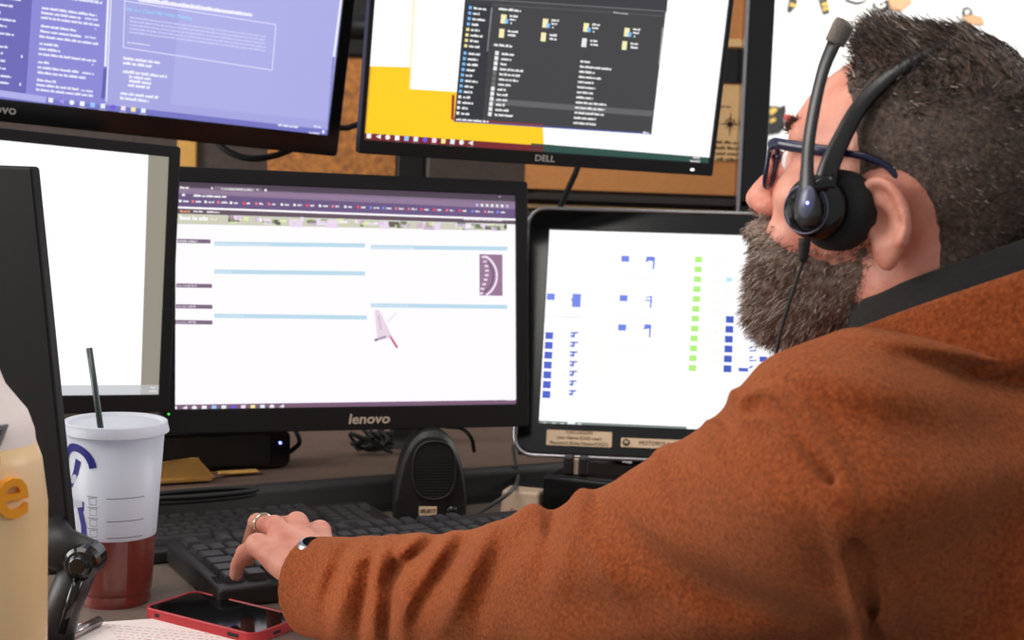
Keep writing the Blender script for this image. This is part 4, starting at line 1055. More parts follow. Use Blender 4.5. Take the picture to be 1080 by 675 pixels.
def body_sdf(P):
    n = len(P); d = np.full(n, 1e3)
    m = np.linalg.norm(P - H0, axis=1) < .24
    dh = np.linalg.norm(P - H0, axis=1) - .19
    if m.any(): dh[m] = head_sdf(P[m])
    nk = s_cap(P, HB, NB + np.array([0, 0, -.02]), .056, .062)
    nk = smin(nk, s_cap(P, hw((-.045, 0, -.01)), NB + np.array([.03, -.01, -.01]), .045, .055), .03)
    d = np.where(m, smin(dh, nk, .018), np.minimum(dh, nk))
    t = s_path(P, [NB + np.array([0, 0, -.05]), CH, HIP + np.array([0, 0, .08]), HIP], [.07, .115, .105, .12])
    t = smin(t, s_cap(P, SH + (NB - SH) * .15, SR + (NB - SR) * .15, .055), .05)
    t = smin(t, s_path(P, [SH, EL, WR + (EL - WR) * .1], [.05, .042, .026]), .03)
    t = smin(t, s_path(P, [SR, SR + np.array([-.10, .16, -.22]), np.array([.20, 1.62, .80])], [.05, .042, .028]), .03)
    W2 = np.array([.20, 1.62, .80]); o2 = np.array([-.0643, .0766, 0]); s2 = np.array([.0766, .0643, 0])
    rh = s_ell(P @ np.eye(3), W2 + o2 * .62 + np.array([0, 0, -.008]), (.046, .046, .017))
    for k in range(4):
        b_ = W2 + o2 * (1.0 + (.06, .12, .10, -.02)[k]) + s2 * (-.38 + .25 * k) + np.array([0, 0, -.006]); L_ = (.062, .075, .070, .055)[k] / .1
        rh = smin(rh, s_path(P, [b_, b_ + o2 * L_ * .5 + np.array([0, 0, .004]), b_ + o2 * L_ * .8 + np.array([0, 0, -.012]), b_ + o2 * L_ + np.array([0, 0, -.026])], [.0105, .0095, .0085, .0075]), .005)
    rh = smin(rh, s_path(P, [W2 - s2 * .25 + o2 * .2, W2 - s2 * .62 + o2 * .6 + np.array([0, 0, -.015]), W2 - s2 * .66 + o2 * .95 + np.array([0, 0, -.024])], [.014, .011, .009]), .008)
    t = smin(t, smin(rh, s_cap(P, W2, W2 + o2 * .4, .026, .022), .012), .015)
    d = smin(d, t, .03)
    mh = np.linalg.norm(P - HANDJ['k4'], axis=1) < .20
    dd = np.linalg.norm(P - HANDJ['k4'], axis=1) - .15
    if mh.any(): dd[mh] = hand_sdf(P[mh])
    return np.where(mh, smin(d, dd, .006), np.minimum(d, dd))

M_skin = mat('skin', (216, 146, 122), .48, noise=.10, nscale=38, bump=.25, bscale=420, sss=.12, lo=(200, 120, 100), hi=(226, 160, 136))
me = sdf_mesh(body_sdf, (-.36, .72, .50), (.74, 1.80, 1.46), .0024, 'person')
person = link('person', me, M_skin)
tag(person, 'bearded man in orange fleece and headset sitting at the desk, typing with his left hand', 'person')

# --- clothing
TF = np.array([-.83, .55, 0]); TF /= np.linalg.norm(TF); TL = np.array([-TF[1], TF[0], 0])      # torso forward and left
UA = (EL - SH) / np.linalg.norm(EL - SH); FA = (WR - EL) / np.linalg.norm(WR - EL)
CUFF = WR + (WR - EL) * .005 + np.array([0, 0, -.010])
def ridge(P, a, n, w, amp, cen, rad):
    """a soft fold: gaussian ridge across direction n through a, fading away from cen"""
    s = (P - a) @ n; f = np.exp(-((P - cen) ** 2).sum(1) / rad ** 2); return amp * np.exp(-(s / w) ** 2) * f
def jacket_base(P):
    t = s_path(P, [NB + np.array([.02, 0, -.07]), CH, HIP + np.array([0, 0, .05])], [.10, .155, .16])
    t = smin(t, s_cap(P, SH + (NB - SH) * .22, SR + (NB - SR) * .22, .083, .083), .07)
    t = smin(t, s_cap(P, NB + np.array([.015, 0, -.045]), SH + np.array([0, 0, .012]), .056, .070), .05)
    t = smin(t, s_cap(P, NB + np.array([.0, 0, -.045]), SR + np.array([0, 0, .02]), .062, .072), .05)
    bk = NB - TF * .07 + np.array([0, 0, -.17])
    t = smin(t, s_ell(P, bk, (.17, .17, .19)), .05)
    u = s_path(P, [SH, EL], [.088, .080])
    t = smin(t, u, .045)
    f = s_path(P, [EL, EL + (WR - EL) * .5 + np.array([0, 0, -.012]), CUFF], [.082, .062, .049])
    t = smin(t, f, .028)
    r = s_path(P, [SR, SR + np.array([-.10, .16, -.22]), np.array([.22, 1.60, .80])], [.085, .07, .042]); t = smin(t, r, .04)
    return t
def trace(x, y, d0=.6):
    d = d0; best = (9, d0)
    for _ in range(60):
        v = float(jacket_base(np.array([PX(x, y, d)]))[0])
        if abs(v) < best[0]: best = (abs(v), d)
        d += max(v, .0005) * .85 if v > -.001 else v
        if d > 2.2 or abs(v) < .0004: break
    return best[1]
_fold = []
_rs = np.random.RandomState(12)
def fold(x, y, dpt, ang, w, amp, rad):
    c = PX(x, y, trace(x, y)); t = math.cos(math.radians(ang)) * _R + math.sin(math.radians(ang)) * _U; n = np.cross(t, _fw); n /= np.linalg.norm(n)
    _fold.append((c, n, w, amp, rad))
# forearm folds that run along and across the sleeve
for a in ((338, 620, 0, 78, .007, .004, .05), (352, 605, 0, 66, .007, -.005, .05), (366, 620, 0, 72, .008, .007, .055), (382, 640, 0, 78, .006, -.008, .05),
          (398, 615, 0, 84, .008, .007, .06), (392, 585, 0, 20, .006, .005, .04), (410, 625, 0, 86, .006, -.009, .055), (428, 640, 0, 84, .008, .007, .055),
          (432, 592, 0, 45, .006, -.010, .035), (424, 580, 0, 35, .007, .006, .035), (448, 612, 0, 58, .007, .009, .05), (470, 600, 0, 52, .010, -.017, .045),
          (492, 606, 0, 66, .009, .011, .05), (513, 625, 0, 76, .008, -.006, .05), (540, 575, 0, 55, .010, -.008, .04), (556, 545, 0, 70, .012, .012, .035),
          (583, 540, 0, 80, .007, -.016, .03), (592, 560, 0, 65, .008, -.009, .035), (606, 540, 0, 75, .009, .015, .04), (625, 575, 0, 120, .009, .006, .05),
          (660, 560, 0, 150, .010, -.005, .06), (640, 640, 0, 10, .02, -.007, .08), (720, 610, 0, 160, .016, -.008, .09), (790, 640, 0, 168, .018, -.008, .09),
          (700, 480, 0, 130, .012, .006, .04), (760, 432, 0, 110, .009, -.013, .03), (752, 445, 0, 120, .009, .008, .03), (770, 420, 0, 110, .008, .008, .025),
          (960, 352, 0, 176, .007, -.006, .08), (1000, 368, 0, 168, .007, .008, .10), (1060, 384, 0, 170, .006, .007, .07), (1010, 392, 0, 170, .012, -.006, .09),
          (870, 400, 0, 165, .012, .005, .07), (940, 450, 0, 176, .018, -.006, .1), (900, 540, 0, 170, .02, .004, .09), (980, 520, 0, 8, .02, .006, .1), (1000, 580, 0, 12, .02, -.008, .1)): fold(*a)
# sleeve seam: curve over the shoulder, from the front notch down the back of the arm
SEAM = [PX(x_, y_, trace(x_, y_)) for x_, y_ in ((792, 428), (808, 428), (838, 452), (872, 500), (898, 560), (915, 620), (926, 672), (932, 720))]
SEAM = curve(SEAM, 4)
def jacket_sdf(P):
    t = jacket_base(P)
    for c, n, w, amp, rad in _fold:
        dd = ((P - c) ** 2).sum(1); m = dd < (2.2 * rad) ** 2
        if m.any():
            s = (P[m] - c) @ n; t[m] -= amp * np.exp(-(s / w) ** 2) * np.exp(-dd[m] / rad ** 2)
    near = np.abs(t) < .03
    if near.any():
        q = P[near]
        t[near] -= .0035 * vnoise(q, 22, 1) + .0014 * vnoise(q, 60, 2)
        sd_ = s_path(q, SEAM, [0] * len(SEAM)); t[near] += .0095 * np.exp(-(sd_ / .0040) ** 2) - .0060 * np.exp(-((sd_ - .010) / .0055) ** 2)
    # openings: cuff end and neck hole
    fe = (P - CUFF) @ FA
    m = np.linalg.norm(P - CUFF, axis=1) < .12
    inner = s_cap(P, EL + (WR - EL) * .7, WR + FA * .08, .030, .036)
    t = np.where(m, smax(t, fe, .002), t)
    t = np.where(m, smax(t, -inner, .004), t)
    t = smax(t, -s_cap(P, NB + np.array([-.004, .0, .0]), hw((-.02, 0, .03)), .066, .07), .008)
    return t
def mat_fleece():
    m = mat('orange_fleece', (190, 90, 44), .95, noise=.12, nscale=330, bump=.0, sheen=.34, spec=.05, lo=(134, 58, 28), hi=(188, 94, 48))
    nt = m.node_tree; b = nt.nodes['Principled BSDF']
    tc = nt.nodes.new('ShaderNodeTexCoord')
    n1 = nt.nodes.new('ShaderNodeTexNoise'); n1.inputs['Scale'].default_value = 420; n1.inputs['Detail'].default_value = 6; n1.inputs['Roughness'].default_value = .75
    nt.links.new(tc.outputs['Object'], n1.inputs['Vector'])
    b1 = nt.nodes.new('ShaderNodeBump'); b1.inputs['Strength'].default_value = 1.0; b1.inputs['Distance'].default_value = .003
    nt.links.new(n1.outputs['Fac'], b1.inputs['Height']); nt.links.new(b1.outputs['Normal'], b.inputs['Normal'])
    return m
M_fleece = mat_fleece()
jm_ = sdf_mesh(jacket_sdf, (-.36, .66, .52), (.86, 1.72, 1.22), .0034, 'jacket')
jacket = link('fleece_jacket', jm_, M_fleece, person)
jacket['label'] = 'orange brown fleece jacket'
# collar: swept band round the neck, orange outside with a black lining
CU = np.array([0, 0, math.cos(math.radians(20))]) + TF * math.sin(math.radians(20)); CU /= np.linalg.norm(CU)                      # collar axis, leaning back
CF = TF - CU * (TF @ CU); CF /= np.linalg.norm(CF); CL = np.cross(CU, CF)
CC = at(1000, 279, .985) - CL * .082 - CU * .016 + CF * .018
def collar(r_in, r_out, z0, z1, name, m, front=.0, zf=0.0):
    n = 72; prof = [(r_out + .006, z0), (r_out + .001, (z0 + z1) / 2), (r_out, z1 - .004), ((r_in + r_out) / 2, z1), (r_in, z1 - .004), (r_in, z0)]
    vs_ = []; L = len(prof)
    for k in range(n + 1):
        a = math.radians(4) + (2 * math.pi - math.radians(8)) * k / n
        wob = .0015 * math.sin(5 * a + 1) + .001 * math.sin(9 * a)
        for r, z in prof:
            vs_.append(tuple(CC + CF * (r + wob) * 1.34 * math.cos(a) + CL * (r + wob) * math.sin(a) + CU * (z + .02 * math.cos(a - math.pi) * .35 + zf * max(0, math.cos(a)))))
    fs = [(k * L + i, k * L + (i + 1) % L, (k + 1) * L + (i + 1) % L, (k + 1) * L + i) for k in range(n) for i in range(L)]
    fs += [tuple(range(L)), tuple(n * L + i for i in range(L - 1, -1, -1))]
    o = MB().add(vs_, fs).build(name, m, person, smooth=True); o.modifiers.new('sub', 'SUBSURF').render_levels = 2; o.modifiers['sub'].levels = 1; return o
M_lining = mat('black_lining', (34, 34, 34), .9, noise=.15, nscale=200, bump=.4, bscale=700, sheen=.2)
collar(.0740, .0830, -.045, .016, 'collar_lining', M_lining)
collar(.0815, .0940, -.070, -.004, 'collar', M_fleece)
def lower_sdf(P):
    K1 = np.array([.02, 1.16, .56]); K2 = np.array([.22, 1.42, .56])
    d = s_path(P, [HIP + np.array([-.06, -.08, 0]), K1, np.array([.04, 1.12, .10])], [.105, .075, .055])
    d = smin(d, s_path(P, [HIP + np.array([.02, .10, 0]), K2, np.array([.24, 1.40, .10])], [.105, .075, .055]), .03)
    d = smin(d, s_ell(P, HIP, (.17, .17, .13)), .04)
    return d
trm = sdf_mesh(lower_sdf, (-.15, .70, .0), (.75, 1.6, .75), .011, 'trousers')
link('trousers', trm, mat('dark_trousers', (52, 54, 62), .9, noise=.12, nscale=200), person)
for c in (np.array([.0, 1.14, .0]), np.array([.20, 1.42, .0])):
    sh_ = sdf_mesh(lambda P: smax(smin(s_ell(P, c + np.array([-.04, .03, .04]), (.13, .06, .05)), s_ell(P, c + np.array([.04, -.02, .06]), (.05, .05, .05)), .03), -(P[:, 2] - .002), .004), c - .2, c + .2, .008, 'shoe')
    link('shoe', sh_, mat('dark_shoe', (30, 28, 28), .5, noise=.1), person)

# --- eyes
M_eye = mat('eye_white', (232, 226, 220), .15, noise=.02); M_iris = mat('iris', (70, 60, 50), .2, noise=.2, nscale=400)
for s in (1, -1):
    c = hw((.0800, .032 * s, .0358))
    mb = MB(); bm = bmesh.new(); bmesh.ops.create_uvsphere(bm, u_segments=24, v_segments=16, radius=.0112); me = bpy.data.meshes.new('eyeball'); bm.to_mesh(me); bm.free()
    me.transform(Matrix.Translation(c)); e = link('eyeball', me, M_eye, person, smooth=True)
    d_ = HR[0]
    bm = bmesh.new(); bmesh.ops.create_uvsphere(bm, u_segments=24, v_segments=12, radius=.0058); me = bpy.data.meshes.new('iris'); bm.to_mesh(me); bm.free()
    me.transform(Matrix.Translation(c + d_ * .0064)); link('iris', me, M_iris, e, smooth=True)

# --- hair: a close cap over the scalp plus fine strands
def hair_zone(q):
    """positive inside the hairy part of the scalp (head-local)"""
    x, y, z = q[:, 0], np.abs(q[:, 1]), q[:, 2]
    front = .019 + np.clip(z - .045, 0, .2) * .43 - x + .003 * np.sin(y * 160)
    er = (np.sqrt(((x + .009) / .0315) ** 2 + ((z - .008) / .032) ** 2) - 1) * .033
    low = -.0430 + z * .16 - x
    side = np.where(z > .008, er, np.minimum(low, 1.0))
    side = np.where((z > .008) & (x > .01), np.minimum(side, z - .022 + .3 * (x - .01)), side)
    return np.minimum(np.minimum(front, side), z + .085)
def beard_zone(q):
    x, y, z = q[:, 0], np.abs(q[:, 1]), q[:, 2]
    top = np.interp(x, [-.02, .01, .03, .06, .085, .10, .13], [-.02, -.012, -.027, -.026, -.015, -.0105, -.0105])
    a = np.minimum(top - z, x - .010 + .1 * (z + .1)); a = np.minimum(a, .135 + z + x * .4)
    lip = np.sqrt(((x - .112) / .016) ** 2 + (y / .016) ** 2 + ((z + .041) / .005) ** 2) - 1
    return np.minimum(a, lip * .01)
def thick_top(q): return .0025 + .007 * np.clip((q[:, 2] - .085) / .05, 0, 1) * np.clip((q[:, 0] + .10) / .08, 0, 1) + .006 * np.exp(-((q[:, 0] - .040) / .018) ** 2) * np.clip((q[:, 2] - .10) / .02, 0, 1)
def hair_sdf(P):
    q = toh(P); d = head_skull(q); zone = hair_zone(q)
    t = thick_top(q) * np.clip(zone / .018, 0.12, 1) + .0010 * vnoise(P, 220, 5) * np.clip(zone / .02, 0, 1)
    return smax(d - t, -zone, .002)
def head_skull(q):
    ay = q.copy(); ay[:, 1] = np.abs(q[:, 1])
    d = s_ell(q, (-.008, 0, .052), (.098, .076, .086))
    d = smin(d, s_ell(q, (.038, 0, .055), (.056, .058, .052)), .014)
    d = smin(d, s_ell(q, (.045, 0, -.004), (.050, .058, .080)), .025)
    d = smin(d, s_ell(q, (.046, 0, -.058), (.050, .050, .040)), .02)
    d = smin(d, s_ell(q, (.083, 0, -.082), (.020, .022, .018)), .02)
    P = H0 + q @ HR
    nk = s_cap(P, HB, NB + np.array([0, 0, -.02]), .056, .062); nk = smin(nk, s_cap(P, hw((-.045, 0, -.01)), NB + np.array([.03, -.01, -.01]), .045, .055), .03)
    return smin(d, nk, .018)
def beard_sdf(P):
    q = toh(P); d = head_skull(q)
    d = smin(d, s_cap(np.stack([q[:, 0], np.abs(q[:, 1]), q[:, 2]], 1), (.070, .040, -.030), (.085, .018, -.045), .022, .018), .018)
    d = smin(d, s_ell(q, (.096, 0, -.040), (.014, .024, .014)), .008)
    d = smin(d, s_ell(q, (.103, 0, -.021), (.017, .024, .009)), .008)
    zone = beard_zone(q) - .0015
    t = np.interp(q[:, 0], [0, .03, .07, .12], [.0008, .002, .0055, .0075]) + .002 * np.clip((-q[:, 2] - .06) / .03, 0, 1) * np.clip((q[:, 0] - .02) / .04, 0, 1)
    t = t * np.clip(zone / .022, .04, 1) + .0012 * vnoise(P, 200, 8)
    return smax(d - t, -zone, .003)
M_haircap = mat('hair_base', (70, 56, 50), .75, noise=.3, nscale=260, bump=.6, bscale=700, lo=(46, 36, 32), hi=(108, 86, 74))
M_beardcap = mat('beard_base', (120, 100, 88), .8, noise=.35, nscale=160, bump=.6, bscale=700, lo=(84, 66, 56), hi=(150, 130, 116))
lo_, hi_ = H0 - .17, H0 + .19
hc = sdf_mesh(hair_sdf, lo_, hi_, .0024, 'hair'); hair = link('hair', hc, M_haircap, person)
bc = sdf_mesh(beard_sdf, lo_, hi_, .0024, 'beard'); beard = link('beard', bc, M_beardcap, person)

def strands(name, src, parent, count, seed, zone, lfun, dfun, mats, width=.00055, pick=None):
    """fine tapered ribbons rooted on the source surface"""
    rs = np.random.RandomState(seed); me = src.data; n = len(me.vertices)
    co = np.empty(n * 3, np.float32); me.vertices.foreach_get('co', co); co = co.reshape(-1, 3).astype(float)
    nr = np.empty(n * 3, np.float32); me.vertices.foreach_get('normal', nr); nr = nr.reshape(-1, 3).astype(float)
    idx = rs.randint(0, n, count); P = co[idx] + rs.normal(size=(count, 3)) * .001; N = nr[idx]
    q = toh(P); z = zone(q); ok = z > -.002
    P, N, q, z = P[ok], N[ok], q[ok], z[ok]; m = len(P)
    D = dfun(q, rs) @ HR; L = lfun(q, z, rs)
    D = D + N * lfun.lift; D = D + rs.normal(size=D.shape) * lfun.mess; D /= np.linalg.norm(D, axis=1)[:, None]
    S = 3; V = []; view = rs.normal(size=(m, 3)); W_ = np.cross(D, view); W_ /= np.linalg.norm(W_, axis=1)[:, None]
    p = P - N * .001; pts = [p]
    bend = rs.normal(size=(m, 3)) * lfun.mess * .6 + np.array([0, 0, -lfun.drop])
    d = D.copy()
    for k in range(S):
        p = p + d * (L / S)[:, None]; d = d + bend / S; d /= np.linalg.norm(d, axis=1)[:, None]; pts.append(p)
    for k, p in enumerate(pts):
        w = width * (1 - .85 * k / S); V += [p + W_ * w, p - W_ * w]
    V = np.stack(V, 1); F = []; base = np.arange(m)[:, None] * (2 * (S + 1))
    for k in range(S): F.append(base + np.array([2 * k, 2 * k + 1, 2 * k + 3, 2 * k + 2]))
    F = np.stack(F, 1).reshape(-1, 4); mi = np.repeat(rs.choice(len(mats), m, p=[w_ for _, w_ in mats]), S)
    me2 = bpy.data.meshes.new(name); V = V.reshape(-1, 3)
    me2.vertices.add(len(V)); me2.vertices.foreach_set('co', V.astype(np.float32).ravel())
    me2.loops.add(F.size); me2.loops.foreach_set('vertex_index', F.astype(np.int32).ravel())
    me2.polygons.add(len(F)); me2.polygons.foreach_set('loop_start', np.arange(0, F.size, 4, dtype=np.int32)); 
    for mm, _ in mats: me2.materials.append(mm)
    me2.polygons.foreach_set('material_index', mi.astype(np.int32)); me2.update(calc_edges=True)
    o = link(name, me2, None, parent); o['kind'] = 'stuff'; return o
M_h1 = mat('dark_hair', (44, 34, 30), .5, noise=.2); M_h2 = mat('brown_hair', (104, 78, 62), .5, noise=.2); M_h3 = mat('grey_hair', (172, 156, 144), .5, noise=.1); M_h4 = mat('red_hair', (120, 76, 54), .5, noise=.1)
def L1(q, z, rs):
    top = np.clip((q[:, 2] - .075) / .05, 0, 1) * np.clip((q[:, 0] + .11) / .08, 0, 1)
    return (.0045 + .010 * top + .003 * np.exp(-((q[:, 0] - .042) / .02) ** 2) * top) * rs.uniform(.6, 1.3, len(q)) * np.clip(z / .01 + .5, .4, 1)
L1.lift = .14; L1.mess = .17; L1.drop = .0
def D1(q, rs):
    top = np.clip((q[:, 2] - .08) / .05, 0, 1)[:, None]
    fr = np.exp(-((q[:, 0] - .05) / .022) ** 2)[:, None] * top
    return top * (np.array([.8, 0, .15]) * (1 - fr) + np.array([.75, 0, .55]) * fr) + (1 - top) * np.array([-.85, 0, -.18])
def top_zone(q): return np.where(q[:, 2] + .15 * np.abs(q[:, 1]) > .098 + .012 * np.sin(q[:, 0] * 90), hair_zone(q), -1)
def side_zone(q): return np.where(q[:, 2] + .15 * np.abs(q[:, 1]) <= .104, hair_zone(q), -1)
strands('top_hair', hair, hair, 36000, 1, top_zone, L1, D1, [(M_h1, .60), (M_h2, .34), (M_h3, .06)])
strands('side_hair', hair, hair, 46000, 11, side_zone, L1, D1, [(M_h1, .46), (M_h2, .50), (M_h3, .04)], width=.00028)
def L2(q, z, rs):
    chin = np.clip((-q[:, 2] - .02) / .06, 0, 1) * np.clip(q[:, 0] / .06, 0, 1)
    return (.0045 + .0055 * chin) * rs.uniform(.6, 1.3, len(q)) * np.clip(z / .012 + .4, .35, 1)
L2.lift = .35; L2.mess = .28; L2.drop = .3
def D2(q, rs): return np.stack([.55 * np.ones(len(q)), q[:, 1] * 3, -.75 * np.ones(len(q))], 1)
strands('beard_strands', beard, beard, 22000, 2, beard_zone, L2, D2, [(M_h2, .28), (M_h3, .46), (M_h1, .12), (M_h4, .14)], width=.0004)
strands('stubble', person, beard, 700000, 6, lambda q: np.where((beard_zone(q) > -.003 + .0015 * np.sin(q[:, 0] * 700)) & (beard_zone(q) < .012) & (np.abs(q[:, 0]) < .15) & (q[:, 2] > -.12), 1.0, -1), L2, D2, [(M_h2, .40), (M_h3, .30), (M_h4, .30)], width=.0003)
# eyebrow
def brow_zone(q): return np.minimum(.0050 - np.abs(q[:, 2] - .061 - .1 * (np.abs(q[:, 1]) - .03)), np.minimum(q[:, 0] - .06, np.minimum(np.abs(q[:, 1]) - .012, .05 - np.abs(q[:, 1]))))
def L3(q, z, rs): return .008 * rs.uniform(.6, 1.2, len(q))
L3.lift = .5; L3.mess = .25; L3.drop = 0
class _S: pass
def brow_src():
    s = _S(); return s
strands('eyebrows', person, person, 900000, 3, lambda q: np.where(brow_zone(q) > 0, brow_zone(q), -1), L3, lambda q, rs: np.stack([-.3 * np.ones(len(q)), np.sign(q[:, 1]) * .7, .25 * np.ones(len(q))], 1), [(M_h2, .6), (M_h1, .4)], width=.0004)

# --- glasses
M_frame = mat('navy_frame', (30, 32, 62), .25, noise=.1, nscale=80)
gl = tag(empty('glasses'), 'dark navy rimmed glasses worn by the man', 'glasses')
def lensout(s, n=40):
    out = []
    for k in range(n):
        t = 2 * math.pi * k / n; a, b = math.cos(t), math.sin(t)
        y = .034 + .0255 * math.copysign(abs(a) ** .6, a); z = .031 + .0180 * math.copysign(abs(b) ** .6, b)
        out.append(hw((.1035 - .010 * ((y - .034) / .026 + .6) * .8 + .0, s * y, z)))
    return out
for s in (1, -1):
    MB().tube([tuple(p_) for p_ in lensout(s)], .0019, 8, closed=True).build('rim', M_frame, gl, smooth=True)
    lo2 = lensout(s); c = sum(lo2) / len(lo2); mb = MB(); mb.add([tuple(c)] + [tuple(p_) for p_ in lo2], [(0, 1 + k, 1 + (k + 1) % 40) for k in range(40)])
    m_ = mat('lens_glass', (245, 250, 255), .02, trans=1.0, spec=.4)
    m_.node_tree.nodes['Principled BSDF'].inputs['IOR'].default_value = 1.03
    mb.build('lens', m_, gl)
    pts = [hw((.0905, .0605 * s, .0455)), hw((.084, .0665 * s, .047)), hw((.074, .0715 * s, .047)), hw((.046, .0775 * s, .0468)), hw((.016, .0800 * s, .0475)), hw((.003, .0785 * s, .0455)), hw((-.006, .0765 * s, .0425)), hw((-.012, .0745 * s, .0375)), hw((-.0165, .0700 * s, .030))]
    MB().tube([tuple(p_) for p_ in curve(pts, 5)], [.0042] * 17 + [.0026] * 10 + [.0024] * 14, 8, flat=.6).build('temple', M_frame, gl, smooth=True)
    MB().tube([tuple(hw((.0885, .060 * s, .049))), tuple(hw((.0885, .060 * s, .040)))], .0016, 8).build('hinge', M_silver, gl, smooth=True)
MB().tube([tuple(p_) for p_ in curve([hw((.1045, .010, .036)), hw((.1085, 0, .0395)), hw((.1045, -.010, .036))])], .0018, 8).build('bridge', M_frame, gl, smooth=True)

# --- headset
hs = tag(empty('headset'), 'black headset with raised microphone arm worn by the man', 'headset')
M_hs = mat('headset_black', (40, 38, 38), .35, noise=.1, nscale=200)
cupc = hw((.036, .086, .004))                         # centre of the ear cup
CX_ = HR[1] * .93 - HR[0] * -.12 + HR[2] * .02; CX_ /= np.linalg.norm(CX_)
rowu = HR[2] - CX_ * (HR[2] @ CX_); rowu /= np.linalg.norm(rowu); rowf = np.cross(rowu, CX_)
TC = Matrix([[rowf[0], rowu[0], CX_[0], 0], [rowf[1], rowu[1], CX_[1], 0], [rowf[2], rowu[2], CX_[2], 0], [0, 0, 0, 1]])
def cm(off=(0, 0, 0)):   # cup frame, offsets forward, up, out
    o = hw((.029, .078, .007)) + HR[0] * off[0] + HR[2] * off[1] + CX_ * off[2]
    return Matrix.Translation(o) @ TC
MB().lathe([(.0001, .004), (.012, .004), (.016, .0), (.016, -.004), (.0001, -.004)], 40, cm((0, 0, .02))) 
MB().lathe([(.0001, .008), (.019, .008), (.026, .005), (.029, .0), (.029, -.008), (.026, -.013), (.0001, -.014)], 48, cm((-.0045, .0, .002)), cap=False).build('ear_cushion', mat('foam_black', (22, 22, 22), .9, noise=.2, nscale=400, bump=.5, bscale=900), hs, smooth=True)
MB().lathe([(.0001, .010), (.013, .010), (.0155, .0075), (.019, .007), (.0225, .004), (.0235, -.002), (.022, -.008), (.0001, -.008)], 48, cm((.004, .0, .013)), cap=False).build('ear_housing', M_gloss, hs, smooth=True)
MB().lathe([(.0172, .0014), (.0180, .0004), (.0172, -.0006), (.0166, .0004)], 48, cm((.0065, -.002, .0215)), close=True, cap=False).build('trim_ring', mat('dark_chrome', (120, 118, 140), .3, metal=1.0, noise=.05), hs, smooth=True)
bs = cm((.009, .002, .026))
# boom: teardrop base, arm rising forward then back to a grey tip
B0 = PX(851, 222, .905); B1 = PX(852, 190, .902); B2 = PX(853, 150, .90); B3 = PX(860, 105, .895); B4 = PX(870, 70, .89); B5 = PX(880, 45, .887); B6 = PX(891, 23, .885)
bz = cm((0, 0, .028)); bo = np.array(bz.translation)
def planeat(x, y, off=.0):        # point on the plane of the cup's outer face
    d = _fw + (x - CX) / FPX * _R - (y - CY) / FPX * _U; t = ((bo - CAM) @ CX_ + off) / (d @ CX_); return CAM + d * t
bp_ = [planeat(853, 238), planeat(852, 222), planeat(851, 205), planeat(851, 185), planeat(853, 150), planeat(860, 108, -.002), planeat(869, 72, -.005), planeat(880, 45, -.008)]
cv = curve(bp_, 5); rr_ = np.interp(np.linspace(0, 1, len(cv)), [0, .08, .2, .33, .5, .8, 1], [.007, .0120, .0120, .0075, .0056, .0055, .0066])
MB().tube([tuple(p_) for p_ in cv], list(rr_), 14, flat=.45).build('microphone_arm', M_hs, hs, smooth=True)
cv = curve([planeat(880, 46, -.008), planeat(885, 36, -.009), planeat(890, 26, -.010), planeat(892.5, 22, -.010)], 5)
MB().tube([tuple(p_) for p_ in cv], list(np.interp(np.linspace(0, 1, len(cv)), [0, .5, .85, 1], [.0072, .0078, .0072, .004])), 14, flat=.7).build('microphone_tip', mat('grey_foam', (112, 102, 94), .8, noise=.2, nscale=500), hs, smooth=True)
q_ = planeat(851, 213, .0055)
T_ = Matrix.Translation(q_) @ TC
MB().lathe([(.0001, .0016), (.0045, .0014), (.0062, .0)], 28, T_ @ Matrix.Diagonal((1, 1.8, 1, 1)), cap=False).build('oval_badge', mat('slate_plastic', (86, 88, 112), .3, noise=.05), hs, smooth=True)
MB().lathe([(.0001, .0008), (.0012, .0)], 14, Matrix.Translation(planeat(851.5, 214, .0075)) @ TC, cap=False).build('indicator_light', M_led, hs)
# band from the cup over the crown
bd = [hw((.030, .091, .014)), hw((.031, .090, .034)), hw((.027, .0845, .058)), hw((.020, .0785, .082)), hw((.007, .069, .104)), hw((-.011, .052, .1235)), hw((-.025, .028, .1375)), hw((-.029, 0, .143)), hw((-.025, -.028, .1375)), hw((-.011, -.054, .122)), hw((.005, -.078, .09)), hw((.010, -.083, .055))]
cv = curve(bd, 6); w = np.interp(np.linspace(0, 1, len(cv)), [0, .08, .2, .3, 1], [.010, .0072, .0060, .0056, .0056])
def ribbon(pts, w, th, name, m, parent):
    mb = MB(); vs_ = []; n = len(pts)
    for i, p_ in enumerate(pts):
        t = pts[min(i + 1, n - 1)] - pts[max(i - 1, 0)]; t /= np.linalg.norm(t)
        c_ = hw((0, 0, .045)); out = p_ - c_; out -= HR[0] * (out @ HR[0]); out -= t * (out @ t); out /= np.linalg.norm(out); sd = np.cross(t, out)
        for a, b in ((-1, -1), (1, -1), (1.05, .2), (.7, 1), (-.7, 1), (-1.05, .2)): vs_.append(tuple(p_ + sd * w[i] * a + out * th * b))
    L = 6; fs = [(i * L + k, i * L + (k + 1) % L, (i + 1) * L + (k + 1) % L, (i + 1) * L + k) for i in range(n - 1) for k in range(L)] + [tuple(range(L)), tuple((n - 1) * L + k for k in range(L))]
    return mb.add(vs_, fs).build(name, m, parent, smooth=True)
ribbon(cv, w, .0028, 'headband', M_hs, hs)
MB().tube([tuple(p_) for p_ in curve([cm((.016, .004, .018)).translation, cm((.004, .014, .022)).translation, hw((.024, .093, .026))], 6)], [.006] * 12 + [.007], 12).build('yoke', M_gloss, hs, smooth=True)
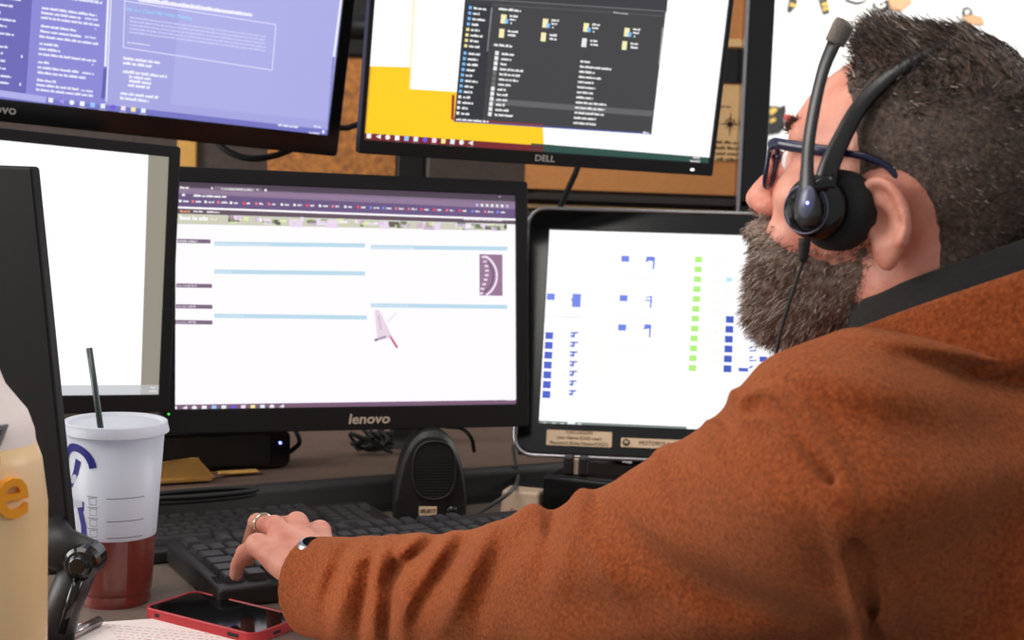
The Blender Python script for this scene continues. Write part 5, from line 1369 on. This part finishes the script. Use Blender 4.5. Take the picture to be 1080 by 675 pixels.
# cable from the cup
s0 = planeat(849, 252, -.004); s1 = planeat(847, 276, -.006)
MB().tube([tuple(s0 + (s1 - s0) * t) for t in np.linspace(0, 1, 9)], [.0046, .0040, .0045, .0038, .0042, .0035, .0039, .0032, .0024], 12).build('strain_relief', M_rubber, hs, smooth=True)
cv = curve([s1, planeat(839, 300, -.005), planeat(829, 330, .0), planeat(822, 355, .004), planeat(817, 385, .006), planeat(812, 430, .01)], 6)
MB().tube([tuple(p_) for p_ in cv], .0013, 8).build('cable', M_rubber, hs, smooth=True)

# --- ring and watch
def loop(c, ax, r, tube_r, name, m, parent, sq=1.0, up=(0, 0, 1)):
    ax = np.array(ax) / np.linalg.norm(ax); u = np.cross(ax, up); u /= np.linalg.norm(u); v = np.cross(ax, u)
    pts = [tuple(np.array(c) + u * r * math.cos(t) + v * r * sq * math.sin(t)) for t in np.linspace(0, 2 * math.pi, 41)[:-1]]
    return MB().tube(pts, tube_r, 10, closed=True).build(name, m, parent, smooth=True)
k4, p4 = HANDJ['k4'], HANDJ['p4a']
rg = loop(k4 + (p4 - k4) * .62, p4 - k4, .0101, .0022, 'finger_ring', M_ring, None)
tag(rg, 'pale gold ring on the ring finger of the typing hand', 'ring')
wt = tag(empty('wristwatch'), 'wristwatch with black band half hidden by the orange cuff', 'watch')
wax = (HANDJ['k4'] + HANDJ['k3']) / 2 - WR; wax /= np.linalg.norm(wax)
wc = PX(337, 607, 1.396)
lp_ = []
u = np.cross(wax, (0, 0, 1)); u /= np.linalg.norm(u); v = np.cross(u, wax)
for i, t in enumerate(np.linspace(0, 2 * math.pi, 49)[:-1]): lp_.append(wc + u * .0315 * math.cos(t) + v * .0285 * math.sin(t))
mb = MB(); n = 48; vs_ = []
for p_ in lp_:
    o = (p_ - wc) / np.linalg.norm(p_ - wc)
    for a, b in ((-1, 0), (1, 0), (1, 1), (-1, 1)): vs_.append(tuple(p_ + wax * .009 * a + o * .003 * b))
mb.add(vs_, [(i * 4 + k, i * 4 + (k + 1) % 4, ((i + 1) % n) * 4 + (k + 1) % 4, ((i + 1) % n) * 4 + k) for i in range(n) for k in range(4)]).build('band', M_rubber, wt, bevel=.0008)
Tw = Matrix([[u[0], wax[0], v[0], 0], [u[1], wax[1], v[1], 0], [u[2], wax[2], v[2], 0], [0, 0, 0, 1]])
wp = wc + v * .0305 - u * .010
MB().lathe([(.0001, .007), (.010, .007), (.013, .006), (.015, .003), (.015, 0), (.0001, 0)], 36, Matrix.Translation(wp) @ Tw, cap=False).build('watch_case', M_silver, wt, smooth=False)
MB().lathe([(.0001, .0076), (.0105, .0074), (.0105, .007)], 36, Matrix.Translation(wp) @ Tw, cap=False).build('dial', M_glass, wt)

# --- office chair below the man (mostly outside the frame)
ch = empty('office_chair', (HIP[0], HIP[1], 0), math.atan2(TF[1], TF[0])); tag(ch, 'black office chair the man sits on', 'chair')
MB().box(-.24, .26, -.25, .25, .385, .445).build('seat', M_rubber, ch, bevel=.02, seg=3)
MB().lathe([(.028, .09), (.028, .385)], 20).build('gas_post', M_silver, ch)
for k in range(5):
    a = k * 2 * math.pi / 5
    MB().tube([(0, 0, .10), (.28 * math.cos(a), .28 * math.sin(a), .065)], [.022, .014], 10).build('leg', M_black, ch, smooth=True)
    MB().lathe([(.0001, -.012), (.026, -.012), (.028, 0), (.026, .012), (.0001, .012)], 20, Matrix.Translation((.28 * math.cos(a), .28 * math.sin(a), .028)) @ Matrix.Rotation(a, 4, 'Z') @ RX90, cap=False).build('castor', M_rubber, ch, smooth=True)
